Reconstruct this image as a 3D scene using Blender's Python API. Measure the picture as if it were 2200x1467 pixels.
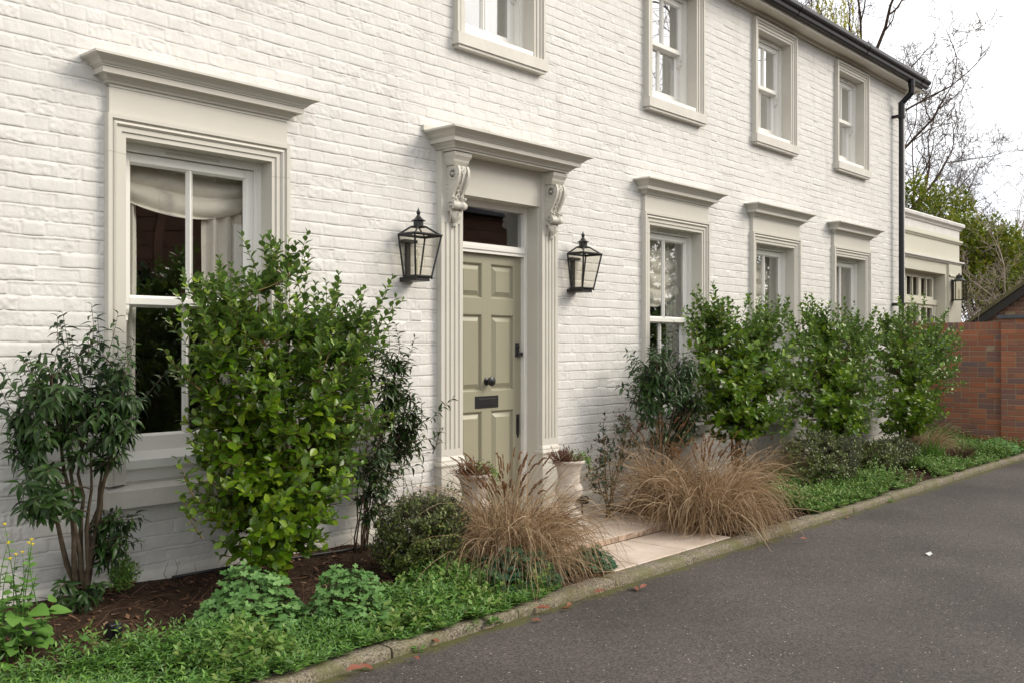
import bpy, math, random
import numpy as np
from mathutils import Vector
for o in list(bpy.data.objects): bpy.data.objects.remove(o)
S = bpy.context.scene
C = S.collection
R = math.radians
# ------------------------------------------------------------------ camera
F_PX = 2100.0; TH = math.atan(1865/2100); CT, ST = math.cos(TH), math.sin(TH)
CAMY, CAMZ = -4.985, 1.49
cam = bpy.data.cameras.new('camera'); camo = bpy.data.objects.new('camera', cam); C.objects.link(camo)
camo.location = (0, CAMY, CAMZ); camo.rotation_euler = (R(90), 0, TH - R(90))
cam.lens = 36*F_PX/2200; cam.sensor_width = 36; cam.shift_y = 9.5/2200; cam.clip_end = 2000; cam.clip_start = 0.05
S.camera = camo
# ------------------------------------------------------------------ sky, sun, exposure
SUN_EL, SUN_AZ = 34.0, 48.0          # azimuth measured from +X towards -Y
sv = Vector((math.cos(R(SUN_EL))*math.cos(R(SUN_AZ)), -math.cos(R(SUN_EL))*math.sin(R(SUN_AZ)), math.sin(R(SUN_EL))))
W = bpy.data.worlds.new('World'); S.world = W; W.use_nodes = True
nt = W.node_tree; N = nt.nodes; L = nt.links
bgn = N['Background']; bgn.inputs[1].default_value = 0.15
sky = N.new('ShaderNodeTexSky'); sky.sky_type = 'NISHITA'; sky.sun_disc = False
sky.sun_elevation = R(SUN_EL); sky.sun_rotation = math.atan2(sv.x, sv.y); sky.dust_density = 3.0
tc = N.new('ShaderNodeTexCoord'); nz = N.new('ShaderNodeTexNoise'); nz.inputs['Scale'].default_value = 2.2; nz.inputs['Detail'].default_value = 5
L.new(tc.outputs['Generated'], nz.inputs['Vector'])
cr = N.new('ShaderNodeValToRGB'); L.new(nz.outputs['Fac'], cr.inputs['Fac'])
cr.color_ramp.elements[0].position = .35; cr.color_ramp.elements[0].color = (.86, .88, .93, 1)
cr.color_ramp.elements[1].position = .62; cr.color_ramp.elements[1].color = (1, .99, .975, 1)
mul = N.new('ShaderNodeVectorMath'); mul.operation = 'SCALE'; L.new(cr.outputs['Color'], mul.inputs[0]); mul.inputs['Scale'].default_value = 10.2
mx = N.new('ShaderNodeMixRGB'); mx.inputs['Fac'].default_value = .88
L.new(sky.outputs[0], mx.inputs[1]); L.new(mul.outputs[0], mx.inputs[2]); L.new(mx.outputs[0], bgn.inputs[0])
sl = bpy.data.lights.new('sun', 'SUN'); sl.energy = 2.6; sl.angle = R(30); sl.color = (1, .915, .78)
so = bpy.data.objects.new('sun', sl); C.objects.link(so); so.rotation_euler = sv.to_track_quat('Z', 'Y').to_euler(); so.location = (0, -10, 20)
S.view_settings.view_transform = 'Standard'; S.view_settings.look = 'None'; S.view_settings.exposure = 0.17; S.view_settings.gamma = 1
S.render.engine = 'CYCLES'
S.cycles.max_bounces = 8; S.cycles.transparent_max_bounces = 16
# ------------------------------------------------------------------ helpers
rng = np.random.default_rng(7)
random.seed(7)
def PP(x, y, Y=0.0):
    """world point on the plane Y seen at photo pixel (x, y)"""
    u = (x-1100)/F_PX; d = (Y-CAMY)/(ST-u*CT)
    return np.array(((CT+u*ST)*d, Y, CAMZ-(y-743)/F_PX*d)), d
class MB:
    def __init__(s): s.v = []; s.f = []; s.m = []
    def add(s, vs, fs, mi=0):
        b = len(s.v); s.v.extend([tuple(p) for p in vs])
        for f in fs: s.f.append(tuple(i+b for i in f)); s.m.append(mi)
    def box(s, x0, x1, y0, y1, z0, z1, mi=0):
        s.add([(x0,y0,z0),(x1,y0,z0),(x1,y1,z0),(x0,y1,z0),(x0,y0,z1),(x1,y0,z1),(x1,y1,z1),(x0,y1,z1)],
              [(3,2,1,0),(4,5,6,7),(0,1,5,4),(1,2,6,5),(2,3,7,6),(3,0,4,7)], mi)
    def bbox(s, x0, x1, y0, y1, z0, z1, b=.003, mi=0):   # box with a bevelled front (-Y) face
        s.add([(x0,y1,z0),(x1,y1,z0),(x1,y1,z1),(x0,y1,z1),(x0,y0+b,z0),(x1,y0+b,z0),(x1,y0+b,z1),(x0,y0+b,z1),
               (x0+b,y0,z0+b),(x1-b,y0,z0+b),(x1-b,y0,z1-b),(x0+b,y0,z1-b)],
              [(3,2,1,0),(0,1,5,4),(1,2,6,5),(2,3,7,6),(3,0,4,7),(4,5,9,8),(5,6,10,9),(6,7,11,10),(7,4,8,11),(8,9,10,11)][0:], mi)
    def tube(s, pts, rad, n=6, mi=0, cap=True):
        pts = np.asarray(pts, float); k = len(pts)
        if np.isscalar(rad): rad = [rad]*k
        d = np.gradient(pts, axis=0); d /= (np.linalg.norm(d, axis=1)[:, None]+1e-9)
        a = np.array((0, 0, 1.)) if abs(d[0][2]) < .9 else np.array((1., 0, 0))
        ang = np.arange(n)*2*math.pi/n; ca = np.cos(ang)[:, None]; sa = np.sin(ang)[:, None]
        vs = []
        for i in range(k):
            u = a - d[i]*a.dot(d[i]); u /= (np.linalg.norm(u)+1e-9); w = np.cross(d[i], u); a = u
            vs.extend(pts[i] + rad[i]*(ca*u + sa*w))
        fs = [(i*n+j, i*n+(j+1) % n, (i+1)*n+(j+1) % n, (i+1)*n+j) for i in range(k-1) for j in range(n)]
        if cap: fs += [tuple(range(n-1, -1, -1)), tuple((k-1)*n+j for j in range(n))]
        s.add(vs, fs, mi)
    def lathe(s, prof, c=(0, 0, 0), n=24, mi=0, axis='z', cap=True):
        vs = []
        for r, h in prof:
            for j in range(n):
                a = 2*math.pi*j/n; p = (r*math.cos(a), r*math.sin(a), h)
                if axis == 'y': p = (r*math.cos(a), -h, r*math.sin(a))
                if axis == 'x': p = (h, r*math.cos(a), r*math.sin(a))
                vs.append((c[0]+p[0], c[1]+p[1], c[2]+p[2]))
        k = len(prof)
        fs = [(i*n+j, i*n+(j+1) % n, (i+1)*n+(j+1) % n, (i+1)*n+j) for i in range(k-1) for j in range(n)]
        if cap: fs += [tuple(range(n-1, -1, -1)), tuple((k-1)*n+j for j in range(n))]
        s.add(vs, fs, mi)
    def strip(s, rows, mi=0, closed=False):   # rows of equal length point lists
        k = len(rows[0]); vs = [p for r in rows for p in r]; m = k if closed else k-1
        s.add(vs, [(i*k+j, i*k+(j+1) % k, (i+1)*k+(j+1) % k, (i+1)*k+j) for i in range(len(rows)-1) for j in range(m)], mi)
    def prism(s, poly, y0, y1, mi=0):          # poly in (x,z) extruded along y
        n = len(poly); s.add([(x, y0, z) for x, z in poly]+[(x, y1, z) for x, z in poly],
            [tuple(range(n)), tuple(range(2*n-1, n-1, -1))]+[(i, i+n, (i+1) % n+n, (i+1) % n) for i in range(n)], mi)
    def prismx(s, poly, x0, x1, mi=0):         # poly in (y,z) extruded along x
        n = len(poly); s.add([(x0, y, z) for y, z in poly]+[(x1, y, z) for y, z in poly],
            [tuple(range(n-1, -1, -1)), tuple(range(n, 2*n))]+[(i, (i+1) % n, (i+1) % n+n, i+n) for i in range(n)], mi)
    def build(s, name, mats, parent=None, smooth=False, loc=None, autos=None, fixn=True):
        me = bpy.data.meshes.new(name); me.from_pydata(s.v, [], s.f)
        if not isinstance(mats, (list, tuple)): mats = [mats]
        for m in mats: me.materials.append(m)
        me.polygons.foreach_set('material_index', s.m)
        if smooth or autos: me.polygons.foreach_set('use_smooth', [True]*len(s.f))
        if fixn:
            import bmesh
            bm = bmesh.new(); bm.from_mesh(me); bmesh.ops.recalc_face_normals(bm, faces=bm.faces); bm.to_mesh(me); bm.free()
        if autos: me.set_sharp_from_angle(angle=R(autos))
        me.update(); o = bpy.data.objects.new(name, me); C.objects.link(o)
        if parent: o.parent = parent
        if loc is not None: o.location = loc
        return o
def npmesh(name, V, Fq, mat, parent=None, smooth=False, midx=None):
    V = np.ascontiguousarray(V, dtype=np.float32); Fq = np.ascontiguousarray(Fq, dtype=np.int32); k = Fq.shape[1]
    me = bpy.data.meshes.new(name); me.vertices.add(len(V)); me.vertices.foreach_set('co', V.ravel())
    me.loops.add(Fq.size); me.loops.foreach_set('vertex_index', Fq.ravel()); me.polygons.add(len(Fq))
    me.polygons.foreach_set('loop_start', np.arange(len(Fq), dtype=np.int32)*k)
    if smooth: me.polygons.foreach_set('use_smooth', np.ones(len(Fq), dtype=bool))
    for m in (mat if isinstance(mat, (list, tuple)) else [mat]): me.materials.append(m)
    if midx is not None: me.polygons.foreach_set('material_index', np.ascontiguousarray(midx, dtype=np.int32))
    me.update(calc_edges=True); me.validate()
    o = bpy.data.objects.new(name, me); C.objects.link(o)
    if parent: o.parent = parent
    return o
def nrm(a): return a/(np.linalg.norm(a, axis=-1, keepdims=True)+1e-9)
def inst(T, Fq, pos, d, nr, sc):
    pos = np.asarray(pos, float); d = nrm(np.asarray(d, float)); nr = np.asarray(nr, float)
    x = nrm(np.cross(d, nr)); z = np.cross(x, d); sc = np.asarray(sc, float)
    if sc.ndim == 1: sc = np.stack([sc, sc, sc], 1)
    V = pos[:, None, :] + T[None, :, 0:1]*x[:, None, :]*sc[:, None, 0:1] + T[None, :, 1:2]*d[:, None, :]*sc[:, None, 1:2] + T[None, :, 2:3]*z[:, None, :]*sc[:, None, 2:3]
    F2 = Fq[None, :, :] + (np.arange(len(pos))*len(T))[:, None, None]
    return V.reshape(-1, 3), F2.reshape(-1, Fq.shape[1])
_lat = np.random.default_rng(99).random((256, 256))
def vn(x, y, sc=1.0, ox=0):
    x = np.asarray(x)*sc+ox*17.3; y = np.asarray(y)*sc+ox*5.7
    xi = np.floor(x).astype(int); yi = np.floor(y).astype(int); fx = x-xi; fy = y-yi; fx = fx*fx*(3-2*fx); fy = fy*fy*(3-2*fy)
    g = lambda a, b: _lat[a % 256, b % 256]
    return (g(xi, yi)*(1-fx)+g(xi+1, yi)*fx)*(1-fy)+(g(xi, yi+1)*(1-fx)+g(xi+1, yi+1)*fx)*fy
def thing(name, label, cat, loc=(0, 0, 0), group=None):
    o = bpy.data.objects.new(name, None); o.empty_display_size = .1; C.objects.link(o); o.location = loc
    o['label'] = label; o['category'] = cat
    if group: o['group'] = group
    return o
def tag(o, label, cat, group=None):
    o['label'] = label; o['category'] = cat
    if group: o['group'] = group
    return o
def struct(o): o['kind'] = 'structure'; return o
def stuff(o): o['kind'] = 'stuff'; return o
def copytree(o, parent=None, loc=None):
    c = o.copy(); C.objects.link(c)
    if parent: c.parent = parent
    if loc is not None: c.location = loc
    for ch in list(o.children): copytree(ch, c)
    return c
# ------------------------------------------------------------------ materials
def mat(name, col, rough=.6, spec=.5, metal=0, var=.0, vscale=3, bump=0, bscale=60, bdist=.002, coat=0, tint=None, detail=6):
    m = bpy.data.materials.new(name); m.use_nodes = True; t = m.node_tree; b = t.nodes['Principled BSDF']
    b.inputs['Base Color'].default_value = (*col, 1); b.inputs['Roughness'].default_value = rough
    b.inputs['Specular IOR Level'].default_value = spec; b.inputs['Metallic'].default_value = metal
    if coat: b.inputs['Coat Weight'].default_value = coat; b.inputs['Coat Roughness'].default_value = .15
    tcn = t.nodes.new('ShaderNodeTexCoord')
    if var:
        n = t.nodes.new('ShaderNodeTexNoise'); n.inputs['Scale'].default_value = vscale; n.inputs['Detail'].default_value = detail; n.inputs['Roughness'].default_value = .65
        t.links.new(tcn.outputs['Object'], n.inputs['Vector'])
        r = t.nodes.new('ShaderNodeValToRGB'); t.links.new(n.outputs['Fac'], r.inputs['Fac'])
        r.color_ramp.elements[0].position = .3; r.color_ramp.elements[1].position = .7
        c2 = tint if tint else tuple(min(1, c*(1+var)) for c in col)
        r.color_ramp.elements[0].color = (*[c*(1-var) for c in col], 1); r.color_ramp.elements[1].color = (*c2, 1)
        t.links.new(r.outputs['Color'], b.inputs['Base Color'])
    if bump:
        n = t.nodes.new('ShaderNodeTexNoise'); n.inputs['Scale'].default_value = bscale; n.inputs['Detail'].default_value = 5; n.inputs['Roughness'].default_value = .6
        t.links.new(tcn.outputs['Object'], n.inputs['Vector'])
        bp = t.nodes.new('ShaderNodeBump'); bp.inputs['Strength'].default_value = bump; bp.inputs['Distance'].default_value = bdist
        t.links.new(n.outputs['Fac'], bp.inputs['Height']); t.links.new(bp.outputs['Normal'], b.inputs['Normal'])
    return m
def isl(name, cols, rough=.5, spec=.5, trans=0.0, bump=0, bscale=200, under=None):
    """material whose colour varies from piece to piece (random per island)"""
    m = bpy.data.materials.new(name); m.use_nodes = True; t = m.node_tree; b = t.nodes['Principled BSDF']
    g = t.nodes.new('ShaderNodeNewGeometry'); r = t.nodes.new('ShaderNodeValToRGB'); t.links.new(g.outputs['Random Per Island'], r.inputs['Fac'])
    e = r.color_ramp.elements; n = len(cols)
    while len(e) < n: e.new(.5)
    for i, c in enumerate(cols): e[i].position = i/(n-1); e[i].color = (*c, 1)
    out = r.outputs['Color']
    if under:
        mu = t.nodes.new('ShaderNodeMixRGB'); t.links.new(g.outputs['Backfacing'], mu.inputs['Fac']); t.links.new(out, mu.inputs[1]); mu.inputs[2].default_value = (*under, 1); out = mu.outputs[0]
    t.links.new(out, b.inputs['Base Color']); b.inputs['Roughness'].default_value = rough; b.inputs['Specular IOR Level'].default_value = spec
    if bump:
        tcn = t.nodes.new('ShaderNodeTexCoord'); nn = t.nodes.new('ShaderNodeTexNoise'); nn.inputs['Scale'].default_value = bscale; nn.inputs['Detail'].default_value = 4
        t.links.new(tcn.outputs['Object'], nn.inputs['Vector']); bp = t.nodes.new('ShaderNodeBump'); bp.inputs['Strength'].default_value = bump; bp.inputs['Distance'].default_value = .003
        t.links.new(nn.outputs['Fac'], bp.inputs['Height']); t.links.new(bp.outputs['Normal'], b.inputs['Normal'])
    if trans:
        tr = t.nodes.new('ShaderNodeBsdfTranslucent'); t.links.new(out, tr.inputs['Color']); ms = t.nodes.new('ShaderNodeMixShader'); ms.inputs[0].default_value = trans
        t.links.new(b.outputs[0], ms.inputs[1]); t.links.new(tr.outputs[0], ms.inputs[2]); t.links.new(ms.outputs[0], t.nodes['Material Output'].inputs[0])
    return m
def glassmat(name, boost=1.0, tint=(.93, .95, .94), rough=0.0):
    m = bpy.data.materials.new(name); m.use_nodes = True; t = m.node_tree; t.nodes.remove(t.nodes['Principled BSDF'])
    lw = t.nodes.new('ShaderNodeLayerWeight'); lw.inputs['Blend'].default_value = .5      # Schlick: the same from both sides of the pane
    pw = t.nodes.new('ShaderNodeMath'); pw.operation = 'POWER'; pw.inputs[1].default_value = 5; t.links.new(lw.outputs['Facing'], pw.inputs[0])
    ma = t.nodes.new('ShaderNodeMath'); ma.operation = 'MULTIPLY_ADD'; ma.inputs[1].default_value = .96; ma.inputs[2].default_value = .04; t.links.new(pw.outputs[0], ma.inputs[0])
    mt = t.nodes.new('ShaderNodeMath'); mt.operation = 'MULTIPLY'; mt.use_clamp = True; mt.inputs[1].default_value = boost; t.links.new(ma.outputs[0], mt.inputs[0])
    tr = t.nodes.new('ShaderNodeBsdfTransparent'); tr.inputs[0].default_value = (*tint, 1)
    gl = t.nodes.new('ShaderNodeBsdfGlossy'); gl.inputs['Roughness'].default_value = rough
    if boost > 1:
        tcn = t.nodes.new('ShaderNodeTexCoord'); n = t.nodes.new('ShaderNodeTexNoise'); n.inputs['Scale'].default_value = 2.5; n.inputs['Detail'].default_value = 0
        t.links.new(tcn.outputs['Object'], n.inputs['Vector']); bp = t.nodes.new('ShaderNodeBump'); bp.inputs['Strength'].default_value = .25; bp.inputs['Distance'].default_value = .004
        t.links.new(n.outputs['Fac'], bp.inputs['Height']); t.links.new(bp.outputs['Normal'], gl.inputs['Normal'])
    ms = t.nodes.new('ShaderNodeMixShader'); t.links.new(mt.outputs[0], ms.inputs[0]); t.links.new(tr.outputs[0], ms.inputs[1]); t.links.new(gl.outputs[0], ms.inputs[2])
    t.links.new(ms.outputs[0], t.nodes['Material Output'].inputs[0]); return m
M = {}
M['wall'] = mat('white_painted_brick', (.655, .64, .61), .62, .4, var=.06, vscale=7, bump=.5, bscale=140, bdist=.0035, tint=(.715, .70, .67))
def dirty(m):
    # splash dirt and faint algae at the wall foot, ragged upper edge; a few grey runs in the paint
    t = m.node_tree; n = t.nodes; l = t.links; b = n['Principled BSDF']; src = b.inputs['Base Color'].links[0].from_socket
    tcn = n.new('ShaderNodeTexCoord'); sp = n.new('ShaderNodeSeparateXYZ'); l.new(tcn.outputs['Object'], sp.inputs[0])
    no = n.new('ShaderNodeTexNoise'); no.inputs['Scale'].default_value = 3; no.inputs['Detail'].default_value = 8; no.inputs['Roughness'].default_value = .7; l.new(tcn.outputs['Object'], no.inputs['Vector'])
    mr = n.new('ShaderNodeMapRange'); mr.inputs['From Min'].default_value = .75; mr.inputs['From Max'].default_value = .1; l.new(sp.outputs['Z'], mr.inputs['Value'])
    mu = n.new('ShaderNodeMath'); mu.operation = 'MULTIPLY'; l.new(mr.outputs[0], mu.inputs[0]); l.new(no.outputs['Fac'], mu.inputs[1])
    r = n.new('ShaderNodeValToRGB'); r.color_ramp.elements[0].position = .16; r.color_ramp.elements[1].position = .62; r.color_ramp.elements[1].color = (.62, .62, .62, 1); l.new(mu.outputs[0], r.inputs['Fac'])
    mp = n.new('ShaderNodeMapping'); mp.inputs['Scale'].default_value = (2.2, 1, .35); l.new(tcn.outputs['Object'], mp.inputs['Vector'])
    n2 = n.new('ShaderNodeTexNoise'); n2.inputs['Scale'].default_value = 2; n2.inputs['Detail'].default_value = 9; n2.inputs['Roughness'].default_value = .72; l.new(mp.outputs[0], n2.inputs['Vector'])
    r2 = n.new('ShaderNodeValToRGB'); r2.color_ramp.elements[0].position = .52; r2.color_ramp.elements[1].position = .78; r2.color_ramp.elements[1].color = (.45, .45, .45, 1); l.new(n2.outputs['Fac'], r2.inputs['Fac'])
    mx = n.new('ShaderNodeMath'); mx.operation = 'MAXIMUM'; l.new(r.outputs[0], mx.inputs[0]); l.new(r2.outputs[0], mx.inputs[1])
    mi = n.new('ShaderNodeMixRGB'); l.new(mx.outputs[0], mi.inputs[0]); l.new(src, mi.inputs[1]); mi.inputs[2].default_value = (.44, .425, .37, 1); l.new(mi.outputs[0], b.inputs['Base Color'])
dirty(M['wall'])
M['plinth'] = mat('white_painted_render', (.66, .63, .575), .65, .35, var=.12, vscale=5, bump=.35, bscale=40, bdist=.004)
dirty(M['plinth'])
M['trim'] = mat('greige_painted_stone', (.57, .545, .485), .5, .4, var=.035, vscale=4, bump=.12, bscale=90, bdist=.001)
M['trimjoint'] = mat('surround_joint', (.40, .37, .31), .7)
M['sill'] = mat('weathered_painted_sill', (.60, .57, .515), .5, .4, var=.08, vscale=9, bump=.15, bscale=70, bdist=.001)
M['sash'] = mat('white_sash_paint', (.77, .755, .71), .35, .5, var=.02, vscale=6)
M['door'] = mat('sage_door_paint', (.30, .285, .205), .38, .5, var=.03, vscale=5, bump=.05, bscale=120, bdist=.0006)
M['black'] = mat('black_metal', (.012, .012, .013), .38, .5, var=.3, vscale=30, bump=.1, bscale=150, bdist=.0005)
M['gutter'] = mat('black_gutter', (.008, .008, .010), .40, .4, var=.3, vscale=20)
M['glass'] = glassmat('window_glass', 3.3, (.985, .99, .985)); M['glass_up'] = glassmat('sky_facing_glass', 10, (.95, .97, .96))
M['lglass'] = glassmat('lantern_glass', .7, (.93, .92, .88))
M['cream'] = mat('candle_tube', (.7, .65, .5), .5)
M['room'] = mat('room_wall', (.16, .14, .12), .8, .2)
M['linen'] = mat('linen', (.82, .78, .70), .85, .1, var=.05, vscale=30, bump=.3, bscale=350, bdist=.001)
M['roof'] = mat('slate_roof', (.07, .07, .08), .6, .4, var=.3, vscale=4, bump=.5, bscale=10, bdist=.01)
M['fascia'] = mat('fascia_paint', (.66, .62, .54), .5, .4, var=.05, vscale=3)
M['garage'] = mat('garage_paint', (.58, .56, .46), .5, .4, var=.03, vscale=2)
M['garage_white'] = mat('garage_lead', (.66, .64, .60), .5, .4, var=.08, vscale=6)
M['mortar'] = mat('lime_mortar', (.30, .235, .155), .9, .2, var=.2, vscale=12, bump=.4, bscale=80)
M['redbrick'] = isl('red_and_blue_bricks', [(.34,.125,.07),(.20,.125,.11),(.30,.11,.06),(.40,.16,.09),(.24,.12,.085),(.36,.14,.075),(.25,.11,.08),(.17,.12,.115),(.33,.13,.075),(.22,.13,.10)], .85, .2, bump=.5, bscale=60)
M['palebrick'] = isl('weathered_pink_bricks', [(.22,.10,.07),(.17,.10,.08),(.26,.12,.08),(.14,.085,.07),(.20,.11,.085)], .85, .2)
M['coping'] = mat('slate_coping', (.08, .09, .11), .5, .4, var=.2, vscale=10)
M['urn'] = mat('stone_urn', (.50, .43, .36), .8, .3, var=.2, vscale=14, bump=.6, bscale=60, bdist=.003, tint=(.60, .55, .49))
M['bark'] = mat('bark', (.10, .075, .05), .85, .2, var=.35, vscale=25, bump=.6, bscale=60, bdist=.004)
M['twig'] = mat('twig', (.085, .06, .04), .8, .2, var=.3, vscale=30)
M['gtwig'] = mat('green_twig', (.15, .10, .035), .7, .3, var=.3, vscale=20)
M['farbark'] = mat('far_bark', (.075, .05, .035), .9, .1, var=.25, vscale=3)
M['birchbark'] = mat('birch_bark', (.30, .24, .20), .8, .2, var=.4, vscale=5)
# leaves
M['gris'] = isl('griselinia_leaf', [(.055,.13,.004),(.105,.21,.008),(.07,.155,.006),(.18,.30,.015),(.06,.135,.006),(.26,.37,.025),(.045,.10,.005),(.15,.24,.010)], .30, .5, .34, under=(.10,.17,.04))
M['laurel'] = isl('laurel_leaf', [(.018,.050,.008),(.030,.072,.012),(.020,.055,.009),(.06,.11,.026),(.013,.038,.006)], .38, .35, .18, under=(.05,.085,.045))
M['camel'] = isl('camellia_leaf', [(.02,.05,.012),(.04,.08,.02),(.06,.09,.025),(.022,.05,.012)], .35, .5, .15)
M['ball'] = isl('osmanthus_leaf', [(.045,.08,.012),(.13,.18,.03),(.06,.09,.018),(.21,.25,.06),(.07,.065,.02),(.035,.07,.012)], .38, .5, .15, under=(.13,.14,.10))
M['ger'] = isl('geranium_leaf', [(.11,.24,.06),(.15,.29,.085),(.07,.17,.04),(.19,.34,.11),(.10,.22,.06)], .6, .3, .22)
M['gerdark'] = isl('geranium_dark_leaf', [(.035,.10,.05),(.05,.13,.06),(.03,.085,.04),(.065,.15,.07)], .55, .35, .2)
M['cover'] = isl('ground_cover_leaf', [(.08,.19,.025),(.14,.29,.04),(.09,.21,.055),(.21,.38,.07),(.05,.12,.02),(.17,.29,.10),(.12,.26,.03)], .5, .4, .25)
M['coverd'] = isl('ground_cover_dark_leaf', [(.06,.15,.02),(.11,.24,.03),(.17,.24,.05),(.07,.17,.03),(.23,.29,.08),(.14,.30,.05)], .5, .4, .2)
M['weed'] = isl('weed_leaf', [(.12,.26,.04),(.15,.30,.06),(.09,.20,.035)], .5, .4, .3)
M['rose'] = isl('rose_leaf', [(.03,.06,.03),(.045,.08,.035),(.02,.045,.022),(.14,.05,.03)], .4, .45, .15)
M['straw'] = isl('dry_grass', [(.34,.22,.12),(.46,.33,.19),(.20,.115,.055),(.62,.48,.32),(.29,.18,.09),(.12,.07,.035),(.52,.39,.24),(.24,.145,.075)], .65, .3, .3)
M['plume'] = isl('seed_head', [(.24,.12,.05),(.33,.18,.09),(.16,.075,.035),(.38,.24,.14)], .8, .15, .3)
M['heather'] = isl('faded_heather', [(.17,.07,.05),(.22,.11,.07),(.12,.05,.04)], .8, .15, .1)
M['dead'] = isl('dead_stems', [(.07,.035,.025),(.13,.07,.045),(.05,.03,.02)], .85, .15)
M['hedge'] = isl('far_evergreen_leaf', [(.09,.15,.012),(.17,.21,.02),(.30,.29,.03),(.06,.11,.012),(.22,.25,.025)], .45, .4, .25)
M['willow'] = isl('willow_leaf', [(.40,.36,.03),(.48,.44,.05),(.30,.30,.03)], .6, .3, .4)
M['darktree'] = isl('dark_tree_leaf', [(.02,.04,.012),(.03,.06,.018)], .6, .3)
M['leaf_red'] = isl('fallen_leaf', [(.27,.085,.055),(.33,.15,.08),(.22,.07,.045),(.34,.20,.11)], .6, .3, .15)
M['mulch'] = isl('mulch', [(.06,.032,.018),(.13,.07,.04),(.21,.12,.07),(.045,.027,.016),(.30,.20,.13),(.11,.05,.028)], .9, .15)
M['yellow'] = mat('yellow_petal', (.75, .60, .02), .6)
M['white'] = mat('white_plastic', (.7, .7, .68), .5)
M['hose'] = mat('black_hose', (.012, .012, .014), .5)
M['boards'] = mat('dark_weatherboard', (.17, .09, .058), .7, .3, var=.3, vscale=3)
def asphalt():
    m = mat('asphalt', (.06, .055, .053), .82, .35); t = m.node_tree; b = t.nodes['Principled BSDF']; n = t.nodes; l = t.links
    tcn = n.new('ShaderNodeTexCoord')
    big = n.new('ShaderNodeTexNoise'); big.inputs['Scale'].default_value = .7; big.inputs['Detail'].default_value = 4; l.new(tcn.outputs['Object'], big.inputs['Vector'])
    r0 = n.new('ShaderNodeValToRGB'); l.new(big.outputs['Fac'], r0.inputs['Fac']); r0.color_ramp.elements[0].position = .35; r0.color_ramp.elements[1].position = .7
    r0.color_ramp.elements[0].color = (.050, .043, .040, 1); r0.color_ramp.elements[1].color = (.083, .072, .067, 1)
    fine = n.new('ShaderNodeTexNoise'); fine.inputs['Scale'].default_value = 95; fine.inputs['Detail'].default_value = 3; fine.inputs['Roughness'].default_value = .7; l.new(tcn.outputs['Object'], fine.inputs['Vector'])
    r1 = n.new('ShaderNodeValToRGB'); v3 = n.new('ShaderNodeTexVoronoi'); v3.inputs['Scale'].default_value = 110; l.new(tcn.outputs['Object'], v3.inputs['Vector']); s3 = n.new('ShaderNodeSeparateColor'); l.new(v3.outputs['Color'], s3.inputs[0]); l.new(s3.outputs[1], r1.inputs['Fac']); r1.color_ramp.elements[0].position = .05; r1.color_ramp.elements[1].position = .95
    r1.color_ramp.elements[0].color = (.58, .58, .59, 1); r1.color_ramp.elements[1].color = (1.42, 1.39, 1.34, 1)
    mu = n.new('ShaderNodeMixRGB'); mu.blend_type = 'MULTIPLY'; mu.inputs[0].default_value = 1; l.new(r0.outputs[0], mu.inputs[1]); l.new(r1.outputs[0], mu.inputs[2])
    vo = n.new('ShaderNodeTexVoronoi'); vo.inputs['Scale'].default_value = 48; l.new(tcn.outputs['Object'], vo.inputs['Vector'])
    r2 = n.new('ShaderNodeValToRGB'); l.new(vo.outputs['Distance'], r2.inputs['Fac']); r2.color_ramp.elements[0].position = .13; r2.color_ramp.elements[0].color = (1, 1, 1, 1); r2.color_ramp.elements[1].position = .22; r2.color_ramp.elements[1].color = (0, 0, 0, 1)
    sel = n.new('ShaderNodeMath'); sel.operation = 'GREATER_THAN'; sel.inputs[1].default_value = .90; sx = n.new('ShaderNodeSeparateColor'); l.new(vo.outputs['Color'], sx.inputs[0]); l.new(sx.outputs[0], sel.inputs[0])
    mm = n.new('ShaderNodeMath'); mm.operation = 'MULTIPLY'; l.new(r2.outputs[0], mm.inputs[0]); l.new(sel.outputs[0], mm.inputs[1])
    mi = n.new('ShaderNodeMixRGB'); l.new(mm.outputs[0], mi.inputs[0]); l.new(mu.outputs[0], mi.inputs[1]); mi.inputs[2].default_value = (.42, .38, .33, 1)
    # moss and dirt in the gutter line along the kerb
    sp = n.new('ShaderNodeSeparateXYZ'); l.new(tcn.outputs['Object'], sp.inputs[0])
    mr = n.new('ShaderNodeMapRange'); mr.inputs['From Min'].default_value = -1.72; mr.inputs['From Max'].default_value = -1.47; l.new(sp.outputs['Y'], mr.inputs['Value'])
    mo = n.new('ShaderNodeTexNoise'); mo.inputs['Scale'].default_value = 5; mo.inputs['Detail'].default_value = 7; mo.inputs['Roughness'].default_value = .75; l.new(tcn.outputs['Object'], mo.inputs['Vector'])
    m3 = n.new('ShaderNodeMath'); m3.operation = 'MULTIPLY'; l.new(mr.outputs[0], m3.inputs[0]); l.new(mo.outputs['Fac'], m3.inputs[1])
    r3 = n.new('ShaderNodeValToRGB'); l.new(m3.outputs[0], r3.inputs['Fac']); r3.color_ramp.elements[0].position = .34; r3.color_ramp.elements[1].position = .50
    mj = n.new('ShaderNodeMixRGB'); l.new(r3.outputs[0], mj.inputs[0]); l.new(mi.outputs[0], mj.inputs[1]); mj.inputs[2].default_value = (.075, .075, .022, 1)
    l.new(mj.outputs[0], b.inputs['Base Color'])
    v2 = n.new('ShaderNodeTexVoronoi'); v2.inputs['Scale'].default_value = 110; l.new(tcn.outputs['Object'], v2.inputs['Vector'])
    bp = n.new('ShaderNodeBump'); bp.inputs['Strength'].default_value = .45; bp.inputs['Distance'].default_value = .003; bp.invert = True; l.new(v2.outputs['Distance'], bp.inputs['Height']); l.new(bp.outputs[0], b.inputs['Normal'])
    return m
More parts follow.
